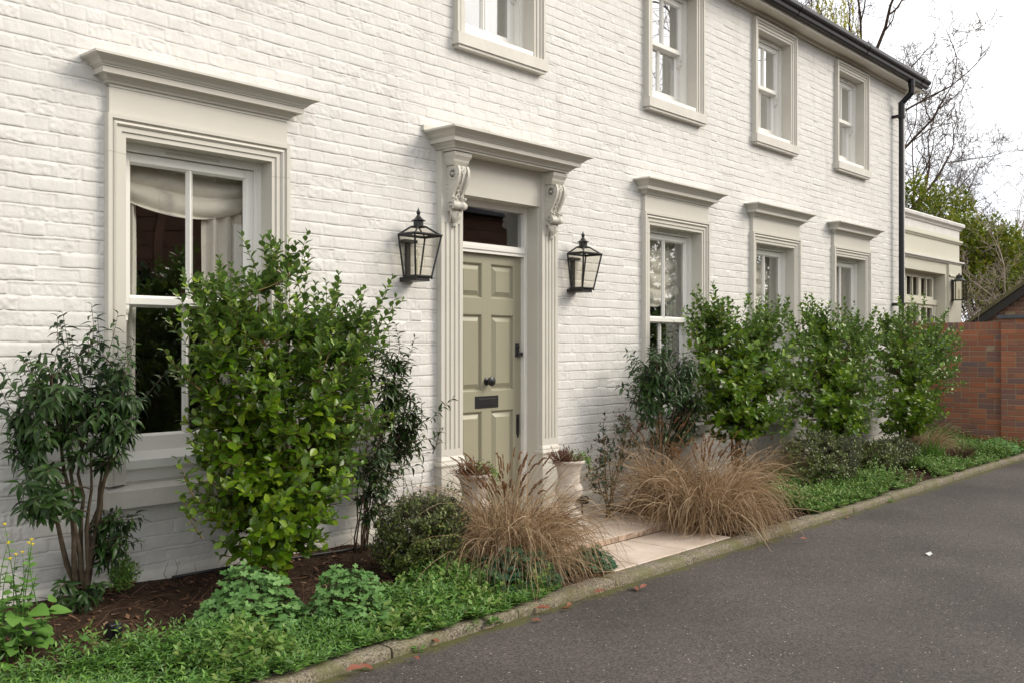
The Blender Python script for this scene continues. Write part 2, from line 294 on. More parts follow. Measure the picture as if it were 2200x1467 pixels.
def kerbmat():
    m = mat('kerb_concrete', (.2, .18, .15), .9, .25); t = m.node_tree; b = t.nodes['Principled BSDF']; n = t.nodes; l = t.links
    tcn = n.new('ShaderNodeTexCoord'); a = n.new('ShaderNodeTexNoise'); a.inputs['Scale'].default_value = 90; a.inputs['Detail'].default_value = 3; l.new(tcn.outputs['Object'], a.inputs['Vector'])
    r = n.new('ShaderNodeValToRGB'); l.new(a.outputs['Fac'], r.inputs['Fac']); r.color_ramp.elements[0].position = .32; r.color_ramp.elements[1].position = .66
    r.color_ramp.elements[0].color = (.06, .05, .036, 1); r.color_ramp.elements[1].color = (.29, .25, .19, 1)
    c = n.new('ShaderNodeTexNoise'); c.inputs['Scale'].default_value = 3.5; c.inputs['Detail'].default_value = 8; c.inputs['Roughness'].default_value = .75; l.new(tcn.outputs['Object'], c.inputs['Vector'])
    r2 = n.new('ShaderNodeValToRGB'); l.new(c.outputs['Fac'], r2.inputs['Fac']); r2.color_ramp.elements[0].position = .44; r2.color_ramp.elements[1].position = .64
    mi = n.new('ShaderNodeMixRGB'); l.new(r2.outputs[0], mi.inputs[0]); l.new(r.outputs[0], mi.inputs[1]); mi.inputs[2].default_value = (.13, .125, .055, 1); l.new(mi.outputs[0], b.inputs['Base Color'])
    bp = n.new('ShaderNodeBump'); bp.inputs['Strength'].default_value = .7; bp.inputs['Distance'].default_value = .005; l.new(a.outputs['Fac'], bp.inputs['Height']); l.new(bp.outputs[0], b.inputs['Normal'])
    return m
M['asphalt'] = asphalt(); M['kerb'] = kerbmat()
M['paving'] = mat('limestone_paving', (.47, .37, .29), .6, .35, var=.14, vscale=3, bump=.2, bscale=40, bdist=.002, tint=(.62, .53, .45))
M['pavedge'] = mat('limestone_edge', (.43, .32, .24), .8, .3, var=.55, vscale=22, bump=.4, bscale=60, bdist=.003)
M['soil'] = mat('soil', (.045, .027, .017), .95, .15, var=.4, vscale=18, bump=1, bscale=45, bdist=.02)
# ================================================================== GROUND
def soilz(x, y):
    """height of the bed: rises from the kerb to the wall"""
    x = np.asarray(x, float); y = np.asarray(y, float)
    t = np.clip((y+1.32)/1.32, 0, 1)
    hw = np.interp(x, [0, 4.0, 4.6, 7.0, 8, 15], [.235, .225, .10, .10, .17, .20])
    return .035+(hw-.035)*t + .012*(vn(x, y, 6)-.5)+.02*(vn(x, y, 1.7, 3)-.5)*np.clip(t*4, 0, 1)
gm = MB(); gx = [-400, -40, -3, 20, 60, 400]
gm.add([(-600,-600,-.06),(800,-600,-.06),(800,900,-.06),(-600,900,-.06)], [(0,1,2,3)])
struct(gm.build('ground', mat('ground_earth', (.09,.085,.05), .95, .1, var=.3, vscale=.5, bump=.5, bscale=5)))
rd = MB(); rd.add([(-20,-12,0),(26,-12,0),(26,-1.458,0),(-20,-1.458,0)], [(0,1,2,3)])
struct(rd.build('road', M['asphalt']))
# kerb of separate stones with a rounded arris
kb = MB(); X = -3.28; krng = np.random.default_rng(5)
while X < 14.9:
    Ln = .915; x1 = X+Ln-.009; dz = krng.normal(0, .0015); dy = krng.normal(0, .002); prof = []
    n = 22; rows = []
    for i in range(n+1):
        x = X+(x1-X)*i/n; e = .012 if i in (0, n) else 0
        w = .003*(vn(x, 0, 9)-.5); w2 = .004*(vn(x, 3, 14)-.5)
        rows.append([(x,-1.458+dy+e+w,-.05),(x,-1.458+dy+e+w,.022+dz),(x,-1.452+dy+e+w2,.040+dz),(x,-1.438+dy+w2,.0505+dz-e*.6),(x,-1.39+dy,.053+dz+w-e*.6),(x,-1.335+dy,.052+dz+w2-e*.6),(x,-1.322+dy+w,.047+dz-e),(x,-1.32+dy,-.05)])
    kb.strip(rows); kb.add(rows[0], [tuple(range(8))]); kb.add(rows[-1], [tuple(range(7,-1,-1))])
    X += Ln
struct(kb.build('kerb', M['kerb'], autos=50))
# soil bed
xs = np.arange(-2, 14.96, .05); ys = np.linspace(-1.325, .02, 28); Xg, Yg = np.meshgrid(xs, ys); Zg = soilz(Xg, Yg)
path_in = (Xg < 6.66) & ((Xg > 5.2) | ((Xg > 4.3) & (Yg > -.74))); Zg = np.where(path_in, np.minimum(Zg, .02), Zg)
V = np.stack([Xg, Yg, Zg], -1).reshape(-1, 3); nx = len(xs); ii, jj = np.meshgrid(np.arange(len(ys)-1), np.arange(nx-1), indexing='ij'); b0 = (ii*nx+jj).ravel()
struct(npmesh('flower_bed_soil', V, np.stack([b0, b0+1, b0+nx+1, b0+nx], 1), M['soil'], smooth=True))
# paving: lower path and doorstep slabs
def slab(mb, x0, x1, y0, y1, z0, z1, rough=.003, dark=True):
    nx_ = max(3, int((x1-x0)/.06)); rows = []
    b = .004
    def ring(z, ins, wob):
        pts = []
        for i in range(nx_): x = x0+(x1-x0)*i/nx_; pts.append((x+ins*(i == 0), y0+ins+wob*(vn(x*7, z*90, 5)-.5), z))
        for i in range(6): y = y0+(y1-y0)*i/6; pts.append((x1-ins, y+ins*(i == 0), z))
        for i in range(nx_): x = x1-(x1-x0)*i/nx_; pts.append((x-ins*(i == 0), y1-ins, z))
        for i in range(6): y = y1-(y1-y0)*i/6; pts.append((x0+ins, y-ins*(i == 0), z))
        return pts
    r = [ring(z0, 0, rough*2), ring((z0+z1)/2, 0, rough*3), ring(z1-b, 0, rough), ring(z1, b, rough)]
    bl = len(mb.v); k = len(r[0]); mb.add([p for q in r for p in q], [(i*k+j, i*k+(j+1) % k, (i+1)*k+(j+1) % k, (i+1)*k+j) for i in range(2) for j in range(k)], 1 if dark else 0)
    mb.add(r[2]+r[3], [(j, (j+1) % k, k+(j+1) % k, k+j) for j in range(k)], 0); mb.add(r[3], [tuple(range(k))], 0)
pv = MB()
for a, b in ((5.12, 5.37), (5.380, 5.979), (5.990, 6.62)): slab(pv, a, b, -1.318, -.80, -.01, .051)
struct(pv.build('stone_path', [M['paving'], M['pavedge']]))
st = MB()
for a, b in ((4.22, 5.06), (5.069, 5.885), (5.895, 6.74)):
    slab(st, a, b, -.80, -.41, .054, .099, .006); slab(st, a, b, -.4, .0, .054, .0985, .002)
st.box(4.24, 6.72, -.77, 0, .0, .053, 2)
st.box(5.02, 5.905, .0, .16, .0, .125, 0)
struct(st.build('doorstep_paving', [M['paving'], M['pavedge'], M['soil']]))
# ================================================================== HOUSE
house = thing('house', 'long two storey white painted brick house with greige window surrounds', 'house', (0, 0, 0))
GC = [2.965, 7.925, 9.95, 12.0]; UC = [5.46, 7.9, 9.93, 12.02, 3.02, -1.0]
GH, GW, GT, GB = .565, .11, 2.70, .76
UH, UW, UT, UB = .492, .105, 4.975, 3.735
HX0, HX1, HT = -3.2, 13.9, 5.07
openings = [(c-GH+.02, c+GH-.02, GB-.08, GT+.10) for c in GC+[-2.1]]+[(c-UH+.02, c+UH-.02, UB-.07, UT-.02) for c in UC]+[(4.82, 6.085, 0, 2.86)]
# --- brickwork as real relief
def facade():
    xs = [HX0]
    while xs[-1] < HX1:
        x = xs[-1]; xs.append(x+(.03 if x < .9 else np.interp(x, [1, 3, 8, 14], [.0065, .0072, .0115, .016])))
    xs[-1] = HX1; xs = np.array(xs)
    zr = []; offs = np.array([0, .006, .0118, .0132, .017, .025, .033, .041, .049, .057, .065, .0715]); k0 = 3
    nc = int(HT/.075)+1
    course = []; loc = []
    for k in range(k0, nc):
        for o in offs:
            z = k*.075+o
            if z < HT: zr.append(z); course.append(k); loc.append(o)
    zr = np.array(zr); course = np.array(course); loc = np.array(loc)
    r = np.random.default_rng(11)
    H = np.zeros((len(zr), len(xs))); DZ = np.zeros_like(H)
    for k in range(k0, nc):
        rows = np.where(course == k)[0]
        if len(rows) == 0: continue
        # flemish-ish bond: stretcher / header
        e = [HX0-.4+(.1625 if k % 2 else 0)+r.normal(0, .006)]; t = 0
        mode = r.random() < .06
        while e[-1] < HX1+.3:
            w = (.225 if (t % 2 == 0) else .112)
            if r.random() < .12: w = .112
            if mode: w = .225 if r.random() < .7 else .112
            e.append(e[-1]+w+r.normal(0, .004)); t += 1
        e = np.array(e); bi = np.searchsorted(e, xs)-1
        dl = xs-e[bi]; dr = e[np.minimum(bi+1, len(e)-1)]-xs; dd = np.minimum(dl, dr)
        nb = len(e)+1; off = r.normal(.0, .0016, nb); rgh = r.random(nb)**3*1.0+.25; tx = r.normal(0, .008, nb); tz = r.normal(.010, .013, nb); fill = r.random(nb)
        jd = np.where(dl < dr, fill[bi], fill[np.minimum(bi+1, nb-1)])
        for q in rows:
            o = loc[q]; z = zr[q]
            if o < .0125: h = np.interp(o, [0, .006, .0118], [.0018, .0002, -.0038])+.0018*(vn(xs, k, 11, 2)-.5)
            else:
                edge = np.interp(o, [.013, .017, .028, .066, .0715, .075], [-.0006, .0016, .002, .002, .0012, 0])
                h = edge+off[bi]+tx[bi]*(dl-dr)*.25+tz[bi]*(o-.043)*.6
                h = h+rgh[bi]*(.004*(vn(xs, z, 30, 1)-.5)+.0065*(vn(xs, z, 62, 4)-.5)+.0045*(vn(xs, z, 130, 5)-.5))
                chip = np.clip(vn(xs, z, 26, 8)-.72, 0, 1)*.014*(rgh[bi] > .5); h = h-chip
                jw = .0052+.0028*(vn(xs, z, 60, 12)-.3); h = np.where(dd < jw, np.minimum(h, .0006+.0016*(vn(xs, z, 50, 13)-.5))-.0012-.0016*jd, h)
            H[q] = h
            DZ[q] = .006*(vn(xs, k if o < .04 else k+1, 7, 6)-.5)+.003*(vn(xs, k if o < .04 else k+1, 22, 7)-.5)
    Xg, Zg = np.meshgrid(xs, zr); Y = -.004-H*.62+.008*(vn(Xg, Zg, .7, 9)-.5); Zg2 = Zg+DZ
    V = np.stack([Xg, Y, Zg2], -1).reshape(-1, 3); nx = len(xs)
    ii, jj = np.meshgrid(np.arange(len(zr)-1), np.arange(nx-1), indexing='ij'); b0 = (ii*nx+jj).ravel()
    cx = (xs[jj]+xs[jj+1]).ravel()/2; cz = (zr[ii]+zr[ii+1]).ravel()/2; keep = np.ones(len(b0), bool)
    for x0, x1, z0, z1 in openings: keep &= ~((cx > x0) & (cx < x1) & (cz > z0) & (cz < z1))
    b0 = b0[keep]
    o = npmesh('front_wall', V, np.stack([b0, b0+1, b0+nx+1, b0+nx], 1), M['wall'], house, smooth=False)
    return o
facade()
# --- plinth, side and rear walls
pl = MB()
for a, b in ((HX0, 4.81), (6.09, HX1)):
    n = int((b-a)/.08); rows = []
    for i in range(n+1):
        x = a+(b-a)*i/n; w = .006*(vn(x, 1, 3)-.5); w2 = .008*(vn(x, 8, 2.2)-.5)
        rows.append([(x, -.034+w, -.05), (x, -.032+w2, .16), (x, -.03+w, .255+w2), (x, -.022+w, .268+w2), (x, .004, .284+w2*.5)])
    pl.strip(rows); pl.add(rows[-1], [tuple(range(5))])
pl.build('plinth', M['plinth'], house, autos=40)
sw = MB(); sw.prismx([(.002,-.05),(8,-.05),(8,HT+.02),(4,HT+2.7),(.002,HT+.02)], HX1-.25, HX1-.002)
sw.prismx([(.002,-.05),(8,-.05),(8,HT+.02),(4,HT+2.7),(.002,HT+.02)], HX0, HX0+.2); sw.box(HX0+.2, HX1-.26, 7.8, 8, -.05, HT+.02)
sw.build('side_wall', M['plinth'], house)
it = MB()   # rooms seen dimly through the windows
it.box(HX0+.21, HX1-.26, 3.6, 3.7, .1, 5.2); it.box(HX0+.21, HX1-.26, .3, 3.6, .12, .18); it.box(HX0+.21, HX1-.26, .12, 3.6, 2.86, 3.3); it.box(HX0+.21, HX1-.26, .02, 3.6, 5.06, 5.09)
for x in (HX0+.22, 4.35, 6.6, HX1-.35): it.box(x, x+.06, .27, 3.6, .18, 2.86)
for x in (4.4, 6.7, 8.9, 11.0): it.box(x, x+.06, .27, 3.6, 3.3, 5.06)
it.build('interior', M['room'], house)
il = MB()   # inner lining of the front wall round the openings
allo = sorted(openings)
def lining(z0, z1, ops):
    x = HX0+.21
    for a, b, c, d in sorted(ops):
        il.box(x, a+.02, .165, .27, z0, z1)
        if c > z0: il.box(a+.02, b-.02, .165, .27, z0, max(z0, c))
        if d < z1: il.box(a+.02, b-.02, .165, .27, d-.02, z1)
        x = b-.02
    il.box(x, HX1-.26, .165, .27, z0, z1)
lining(.1, 2.86, [o for o in openings if o[3] < 3]); lining(3.3, 5.06, [o for o in openings if o[3] > 3])
il.build('inner_lining', M['sash'], house)
# --- roof and eaves
rf = MB(); rp = 34; dyr = 4.35; rz = HT+.10
def rpt(y): return rz+(y+.27)*math.tan(R(rp))
rf.prismx([(-.27, rz), (4, rpt(4)), (4, rpt(4)+.06), (-.27, rz+.05)], HX0-.1, HX1+.14)
rf.prismx([(8.27, rz), (4, rpt(4)), (4, rpt(4)+.06), (8.27, rz+.05)], HX0-.1, HX1+.14)
rf.build('roof', M['roof'], house)
ev = MB()
ev.box(HX0-.1, HX1+.10, -.185, -.004, 5.052, 5.066)                      # soffit
ev.box(HX0-.1, HX1+.12, -.205, -.187, 5.035, 5.165)                      # fascia
ev.box(HX0-.1, HX1+.0, -.035, -.012, 5.018, 5.05)                       # bed mould
ev.prismx([(-.186, 5.03), (-.003, 4.995), (.25, 5.02), (.25, 5.30), (-.186, 5.16)], HX1+.105, HX1+.125)
ev.build('eaves', M['fascia'], house)
gt = MB(); gp = [(-.207,5.165),(-.207,5.085),(-.222,5.068),(-.255,5.066),(-.268,5.082),(-.276,5.112),(-.300,5.130),(-.310,5.150),(-.310,5.166),(-.303,5.166),(-.300,5.156),(-.290,5.140),(-.266,5.124),(-.256,5.09),(-.222,5.078),(-.213,5.09),(-.213,5.165)]
gt.prismx(gp, HX0-.1, HX1+.17)
gt.prismx([(-.207,5.165),(-.207,5.085),(-.222,5.068),(-.255,5.066),(-.268,5.082),(-.276,5.112),(-.300,5.130),(-.310,5.150),(-.310,5.166)], HX1+.1705, HX1+.174)
for x in np.arange(0.5, 14, 1.9): gt.prismx([(y-.004, z-.004) for y, z in gp[:9]]+[(-.307,5.17),(-.2065,5.17)], x, x+.045)
gut = gt.build('gutter', M['gutter'], house)
dp = MB(); DX = 13.48
dp.tube([(DX,-.245,5.08),(DX,-.245,4.93),(DX,-.24,4.90),(DX,-.115,4.79),(DX,-.11,4.76),(DX,-.11,.12)], .037, 12)
dp.tube([(DX,-.245,5.09),(DX,-.245,4.99)], .044, 12); dp.tube([(DX,-.11,4.80),(DX,-.11,4.62)], .043, 12); dp.tube([(DX,-.245,4.955),(DX,-.245,4.90)], .043, 12)
dpo = dp.build('downpipe', M['gutter'], house, autos=35)
for z in (4.60, 2.05, 1.0):
    bk = MB(); bk.tube([(DX,-.11,z-.02),(DX,-.11,z+.02)], .047, 12); bk.box(DX-.075, DX-.042, -.115, -.095, z-.015, z+.015); bk.box(DX-.09, DX-.06, -.10, -.005, z-.02, z+.02); bk.build('pipe_bracket', M['gutter'], dpo)
dp.tube([(DX,-.11,2.1),(DX,-.11,1.98)], .043, 12)
# --- moulded pieces
def cornice(mb, x0, x1, prof, mi=0):
    """prof: (projection from wall, outset beyond x0/x1, z) bottom to top, returned to the wall at both ends"""
    rows = [[(x0-o, 0, z), (x0-o, -p, z), (x1+o, -p, z), (x1+o, 0, z)] for p, o, z in prof]
    for a, b in zip(rows[:-1], rows[1:]):
        mb.add(a+b, [(0,1,5,4),(1,2,6,5),(2,3,7,6)], mi)
    mb.add(rows[-1], [(0,1,2,3)], mi); mb.add(rows[0], [(3,2,1,0)], mi)
def architrave(mb, x0, x1, zb, zt, prof, mi=0):
    rows = [[(x0+w, -p, zb), (x0+w, -p, zt-w), (x1-w, -p, zt-w), (x1-w, -p, zb)] for w, p in prof]
    for a, b in zip(rows[:-1], rows[1:]): mb.add(a+b, [(0,1,5,4),(1,2,6,5),(2,3,7,6)], mi)
def aprof(W): return [(0, -.004), (0, .056), (.022*W/.11, .056), (.024*W/.11, .043), (.030*W/.11, .040), (.036*W/.11, .047), (.046*W/.11, .050), (.054*W/.11, .042), (.056*W/.11, .035), (.082*W/.11, .035), (.084*W/.11, .026), (W, .026), (W, -.105)]
def frange(p0, z0, dz, dp):
    a = [(0,0),(0,.10),(.10,.12),(.12,.20),(.22,.26),(.30,.34),(.34,.36),(.50,.365),(.50,.58),(.56,.60),(.56,.63),(.62,.66),(.68,.74),(.80,.82),(.93,.87),(.98,.90),(1,.91),(1,1)]
    return [(p0+dp*x, dp*x, z0+dz*z) for x, z in a]
def make_window(kind):
    up = kind == 'upper'
    H_, W_, T_, B_ = (UH, UW, UT, UB) if up else (GH, GW, GT, GB)
    oh = H_-W_; ot = T_-W_
    w = MB()    # box frame in the reveal
    fy = .085
    for sx in (-1, 1):
        a, b = sorted((sx*oh, sx*(oh-.028))); w.box(a, b, fy, .19, B_+.06, ot)
        a, b = sorted((sx*(oh-.028), sx*(oh-.042))); w.box(a, b, fy+.012, .17, B_+.06, ot-.03)
    w.box(-oh+.028, oh-.028, fy, .19, ot-.045, ot)
    root = w.build('window', M['sash'], house)
    a = MB(); architrave(a, -H_, H_, B_, T_, aprof(W_)); sm = a   # fine joints between the stone lengths of the surround
    for zz in ((T_-.20, 1.56, .95) if not up else (T_-.18,)):
        for s_ in (-1, 1):
            pf = [(s_*(H_-w_), -p_-.0007) for w_, p_ in aprof(W_)[:-1]]; sm.strip([[(x_, y_, zz) for x_, y_ in pf], [(x_, y_, zz+.0026) for x_, y_ in pf]], mi=1)
    a.build('architrave', [M['trim'], M['trimjoint']], root)
    # joints in the stone surround are modelled as fine raised seams
    if not up:
        f = MB(); f.box(-H_+.012, H_-.012, -.040, .004, T_, T_+.147); f.build('frieze', M['trim'], root)
        c = MB(); cornice(c, -H_+.012, H_-.012, frange(.045, T_+.140, .14, .138)); c.build('cornice', M['trim'], root)
    s = MB()
    if up:
        s.box(-.505, .505, -.075, .08, 3.650, UB); s.box(-.485, .485, -.062, .0, 3.628, 3.650)
    else:
        s.box(-H_-.01, H_+.01, -.085, .08, GB-.118, GB-.028); s.add([(-H_-.01,-.085,GB-.028),(H_+.01,-.085,GB-.028),(H_+.01,.08,GB+.012),(-H_-.01,.08,GB+.012),(-H_-.01,.08,GB-.03),(H_+.01,.08,GB-.03)],[(0,1,2,3),(0,3,4),(1,5,2)])
    s.build('window_sill', M['sill'], root)
    ws = MB(); zb = B_+(.012 if up else .075)
    ws.add([(-oh+.002,-.03+.01,zb),(oh-.002,-.02,zb),(oh-.002,.19,zb),(-oh+.002,.19,zb),(-oh+.002,-.02,zb+.045),(oh-.002,-.02,zb+.045),(oh-.002,.10,zb+.075),(-oh+.002,.10,zb+.075),(oh-.002,.19,zb+.075),(-oh+.002,.19,zb+.075)],
           [(0,1,5,4),(4,5,6,7),(7,6,8,9),(0,4,7,9,3),(1,2,8,6,5),(3,2,1,0),(3,9,8,2)])
    ws.build('wooden_sill', M['sash'], root)
    ws = MB(); ws.box(-oh+.003, oh-.003, .04, .188, B_-.02, zb+.003); ws.build('sub_sill', M['sash'], root)
    mid = 4.33 if up else 1.735; sx = oh-.042; sb = zb+.072
    def sash(name, y0, z0, z1, bot, top):
        q = MB(); st_ = .047
        q.bbox(-sx, -sx+st_, y0, y0+.04, z0, z1); q.bbox(sx-st_, sx, y0, y0+.04, z0, z1)
        q.bbox(-sx+st_, sx-st_, y0+.0015, y0+.04, z0, z0+bot); q.bbox(-sx+st_, sx-st_, y0+.0015, y0+.04, z1-top, z1)
        q.bbox(-.011, .011, y0+.003, y0+.036, z0+bot, z1-top, .006)
        # putty bevels
        for x0, x1 in ((-sx+st_, -.011), (.011, sx-st_)):
            za, zc = z0+bot, z1-top; p = .012
            q.add([(x0,y0+.004,za),(x1,y0+.004,za),(x1,y0+.004,zc),(x0,y0+.004,zc),(x0+p,y0+.020,za+p),(x1-p,y0+.020,za+p),(x1-p,y0+.020,zc-p),(x0+p,y0+.020,zc-p)], [(0,1,5,4),(1,2,6,5),(2,3,7,6),(3,0,4,7)])
        so_ = q.build(name, M['sash'], root)
        g = MB(); g.box(-sx+.03, sx-.03, y0+.021, y0+.024, z0+bot-.01, z1-top+.01); g.build('pane', M['glass_up' if up else 'glass'], root)
        return so_
    us = sash('upper_sash', .108, mid-.02, ot-.048, .04, .05)
    ls = sash('lower_sash', .150, sb, mid+.02, .085, .04)
    for s_ in (-1, 1):
        h = MB(); xx = s_*(sx-.024); h.prismx([(.108,mid-.022),(.148,mid-.022),(.148,mid-.13),(.14,mid-.135),(.134,mid-.115),(.122,mid-.105),(.126,mid-.08),(.115,mid-.065),(.108,mid-.045)], xx-.02, xx+.02); h.build('sash_horn', M['sash'], root)
    tv = MB(); tv.bbox(-.17 if not up else -.12, .17 if not up else .12, fy-.006, fy, ot-.032, ot-.018, .002); tv.build('trickle_vent', M['trim'], root)
    return root
wg = make_window('ground'); wg.location = (GC[0], 0, 0)
for c in GC[1:]+[-2.1]: copytree(wg, house, (c, 0, 0))
wu = make_window('upper'); wu.location = (UC[0], 0, 0)
for c in UC[1:]: copytree(wu, house, (c, 0, 0))
# --- door surround
SL, SR, PW = 4.80, 6.10, .215
ds = MB()
ds.box(SL+.008, SR-.008, -.042, .004, 2.58, 2.86)                      # frieze panel
for a, b in ((SL+PW-.03, SL+PW), (SR-PW+.0, SR-PW+.03)): ds.box(a, b, -.03, .16, .099, 2.59)
ds.box(SL+PW-.03, SR-PW+.03, -.03, .16, 2.585, 2.62)
for x0, x1, zz, pp in ((SL, SL+.006, .1, 0),): pass
surround = ds.build('door_surround', M['trim'], house)
def pilaster(x0, x1):
    p = MB(); y = -.06; z0, z1 = .73, 2.345; w = x1-x0
    # plain block parts above and below the flutes, flutes cut as half-round channels
    p.box(x0, x1, y, .004, 2.36, 2.86); p.box(x0, x1, y, .004, .70, .76)
    n = 4; m = .032; gw = .018; pitch = (w-2*m-gw)/(n-1); xs_ = [(x0, y)]
    for i in range(n):
        a = x0+m+i*pitch
        for t in range(7):
            an = math.pi*t/6; xs_.append((a+gw/2-gw/2*math.cos(an), y+.011*math.sin(an)))
    xs_.append((x1, y)); xs_ = [(x0, .004)]+xs_+[(x1, .004)]
    p.strip([[(a, b, .76) for a, b in xs_], [(a, b, 2.36) for a, b in xs_]])
    # base block and base mould
    p.box(x0-.012, x1+.012, y-.014, .006, .098, .64)
    cornice(p, x0, x1, [(.06+.012, .012, .64), (.082, .022, .642), (.086, .026, .655), (.082, .022, .668), (.070, .010, .672), (.072, .012, .684), (.068, .008, .694), (.0602, .0002, .71)])
    return p.build('pilaster', M['trim'], surround)
pilaster(SL, SL+PW); pilaster(SR-PW+.02, SR)
dc = MB(); cornice(dc, SL+.012, SR-.012, [(p, o, z) for p, o, z in frange(.18, 2.852, .135, .14)])
dc.box(4.66, 6.24, -.03, .003, 2.985, 3.022); dc.build('cornice', M['trim'], surround)
def corbel(xc):
    q = MB(); w = .056; zt = 2.852
    cornice(q, xc-w-.012, xc+w+.012, [(.125, 0, zt-.095), (.135, .004, zt-.085), (.145, .008, zt-.07), (.148, .010, zt-.055), (.158, .014, zt-.04), (.165, .018, zt-.03), (.168, .018, zt-.005)])
    # S-scroll, side profile (projection, z) ; two side ribs with a hollow face between
    cen = [(.120,zt-.105,.030),(.150,zt-.125,.036),(.158,zt-.165,.034),(.142,zt-.215,.030),(.112,zt-.265,.026),(.088,zt-.310,.022),(.080,zt-.345,.024)]
    def outline(grow=0):
        f = [(.04, zt-.095), (.165, zt-.10)]
        f += [(.176+grow, zt-.13), (.178+grow, zt-.165), (.166+grow, zt-.205), (.145+grow, zt-.245), (.122+grow, zt-.285), (.108+grow, zt-.315), (.110+grow, zt-.335), (.128+grow, zt-.345), (.140+grow, zt-.365), (.138+grow, zt-.388), (.120, zt-.402), (.095, zt-.40), (.085, zt-.412), (.04, zt-.412)]
        return f
    for a, b, g in ((xc-w, xc-w+.022, .0), (xc+w-.022, xc+w, .0), (xc-w+.022, xc+w-.022, -.018), (xc-.008, xc+.008, -.006)):
        q.prismx([(-p, z) for p, z in outline(g)], a, b)
    for s_ in (-1, 1):   # volute rings on the cheeks
        x = xc+s_*w
        for (p, z, r) in ((.118, zt-.155, .046), (.100, zt-.372, .030)):
            for k, rr in enumerate((r, r*.72, r*.45)):
                q.lathe([(rr, 0), (rr, .004), (rr*.86, .007), (rr*.80, .003), (.001, .003)], (x if s_ > 0 else x-.0, -p, z), 18, axis='x') if s_ > 0 else q.lathe([(rr, 0), (rr, -.004), (rr*.86, -.007), (rr*.80, -.003), (.001, -.003)], (x, -p, z), 18, axis='x')
            q.lathe([(.009, -.012), (.012, -.004), (.012, .004), (.009, .012)], (x, -p, z), 10, axis='x')
        for k in range(5):   # acanthus curls behind the scroll
            zz = zt-.215-.032*k; q.lathe([(.002, -.010), (.014, -.006), (.014, .006), (.002, .010)], (x-s_*.004, -.066+.003*k, zz), 8, axis='x')
        for k in range(4):
            a = k*.8+.4; q.lathe([(.002, -.012), (.011, -.006), (.011, .006), (.002, .012)], (x-s_*.008, -.100-.038*math.cos(a), zt-.335+.016*math.sin(a)), 8, axis='x')
    q.tube([(xc-w-.004,-.118,zt-.375),(xc-w*.4,-.126,zt-.378),(xc,-.116,zt-.378),(xc+w*.4,-.126,zt-.378),(xc+w+.004,-.118,zt-.375)], [.026,.030,.022,.030,.026], 12)
    for k in range(6):  # flower and leaf in the hollow of the scroll
        a = k*math.pi/3; q.lathe([(.002, -.006), (.011, -.003), (.011, .003), (.002, .006)], (xc+.016*math.cos(a), -.168, zt-.135+.016*math.sin(a)), 8, axis='y')
    q.lathe([(.006, -.004), (.009, 0), (.006, .012)], (xc, -.165, zt-.135), 8, axis='y')
    for k in range(4): q.tube([(xc,-.150+.012*k,zt-.19-.034*k),(xc-.018,-.146+.012*k,zt-.205-.034*k),(xc,-.132+.012*k,zt-.235-.034*k),(xc+.018,-.146+.012*k,zt-.205-.034*k),(xc,-.150+.012*k,zt-.19-.034*k)], .006, 6)
    # hanging acanthus drop
    for k in range(7):
        t = (k-3)/3.0; x = xc+t*w*.86
        q.tube([(x,-.092,zt-.40),(xc+t*w*.80,-.110+.02*abs(t),zt-.425),(xc+t*w*.52,-.098,zt-.46),(xc+t*w*.2,-.074,zt-.495-.018*(1-abs(t)))], [.011,.014,.011,.004], 7)
    q.lathe([(.002,-.02),(.016,-.012),(.016,.004),(.004,.012)], (xc,-.076,zt-.505), 8)
    q.prismx([(-.04,zt-.40),(-.088,zt-.405),(-.085,zt-.45),(-.064,zt-.49),(-.04,zt-.50)], xc-w*.6, xc+w*.6)
    return q.build('corbel', M['trim'], surround, autos=45)
corbel(SL+PW/2+.005); corbel(SR-PW/2+.008)
# --- door frame, fanlight, door
DL, DR = SL+PW, SR-PW+.02
df = MB()
for a, b in ((DL, DL+.052), (DR-.042, DR)): df.box(a, b, .095, .16, .125, 2.585); df.box(a+(0 if a == DL else .012), b-(.012 if a == DL else 0), .085, .097, .125, 2.585)
df.box(DL+.052, DR-.042, .095, .16, 2.535, 2.585); df.box(DL+.052, DR-.042, .088, .16, 2.19, 2.262); df.box(DL+.052, DR-.042, .078, .09, 2.215, 2.24)
dfr = df.build('door_frame', M['sash'], house)
g = MB(); g.box(DL+.04, DR-.03, .125, .129, 2.25, 2.545); g.build('fanlight', M['glass'], dfr)
db = MB(); x0, x1 = DL+.055, DR-.045; y = .128
st_x = [(x0, x0+.09), ((x0+x1)/2-.05, (x0+x1)/2+.05), (x1-.082, x1)]
rails = [(.128, .36), (.995, 1.148), (1.728, 1.85), (2.118, 2.186)]
for a, b in st_x: db.box(a, b, y, y+.044, .128, 2.186)
for a, b in rails:
    for (c0, c1) in ((st_x[0][1], st_x[1][0]), (st_x[1][1], st_x[2][0])): db.box(c0, c1, y+.0005, y+.044, a, b)
door = db.build('front_door', M['door'], house)
for zc in ((.36, .995), (1.148, 1.728), (1.85, 2.118)):
    for (a, b) in ((st_x[0][1], st_x[1][0]), (st_x[1][1], st_x[2][0])):
        p = MB(); z0, z1 = zc
        loops = [(0, 0), (.006, .004), (.011, .018), (.014, .022), (.020, .022), (.052, .004), (.054, .0015)]
        rows = [[(a+i, y+d, z0+i), (b-i, y+d, z0+i), (b-i, y+d, z1-i), (a+i, y+d, z1-i)] for i, d in loops]
        p.strip(rows, closed=True); p.add(rows[-1], [(0,1,2,3)]); p.build('door_panel', M['door'], door)
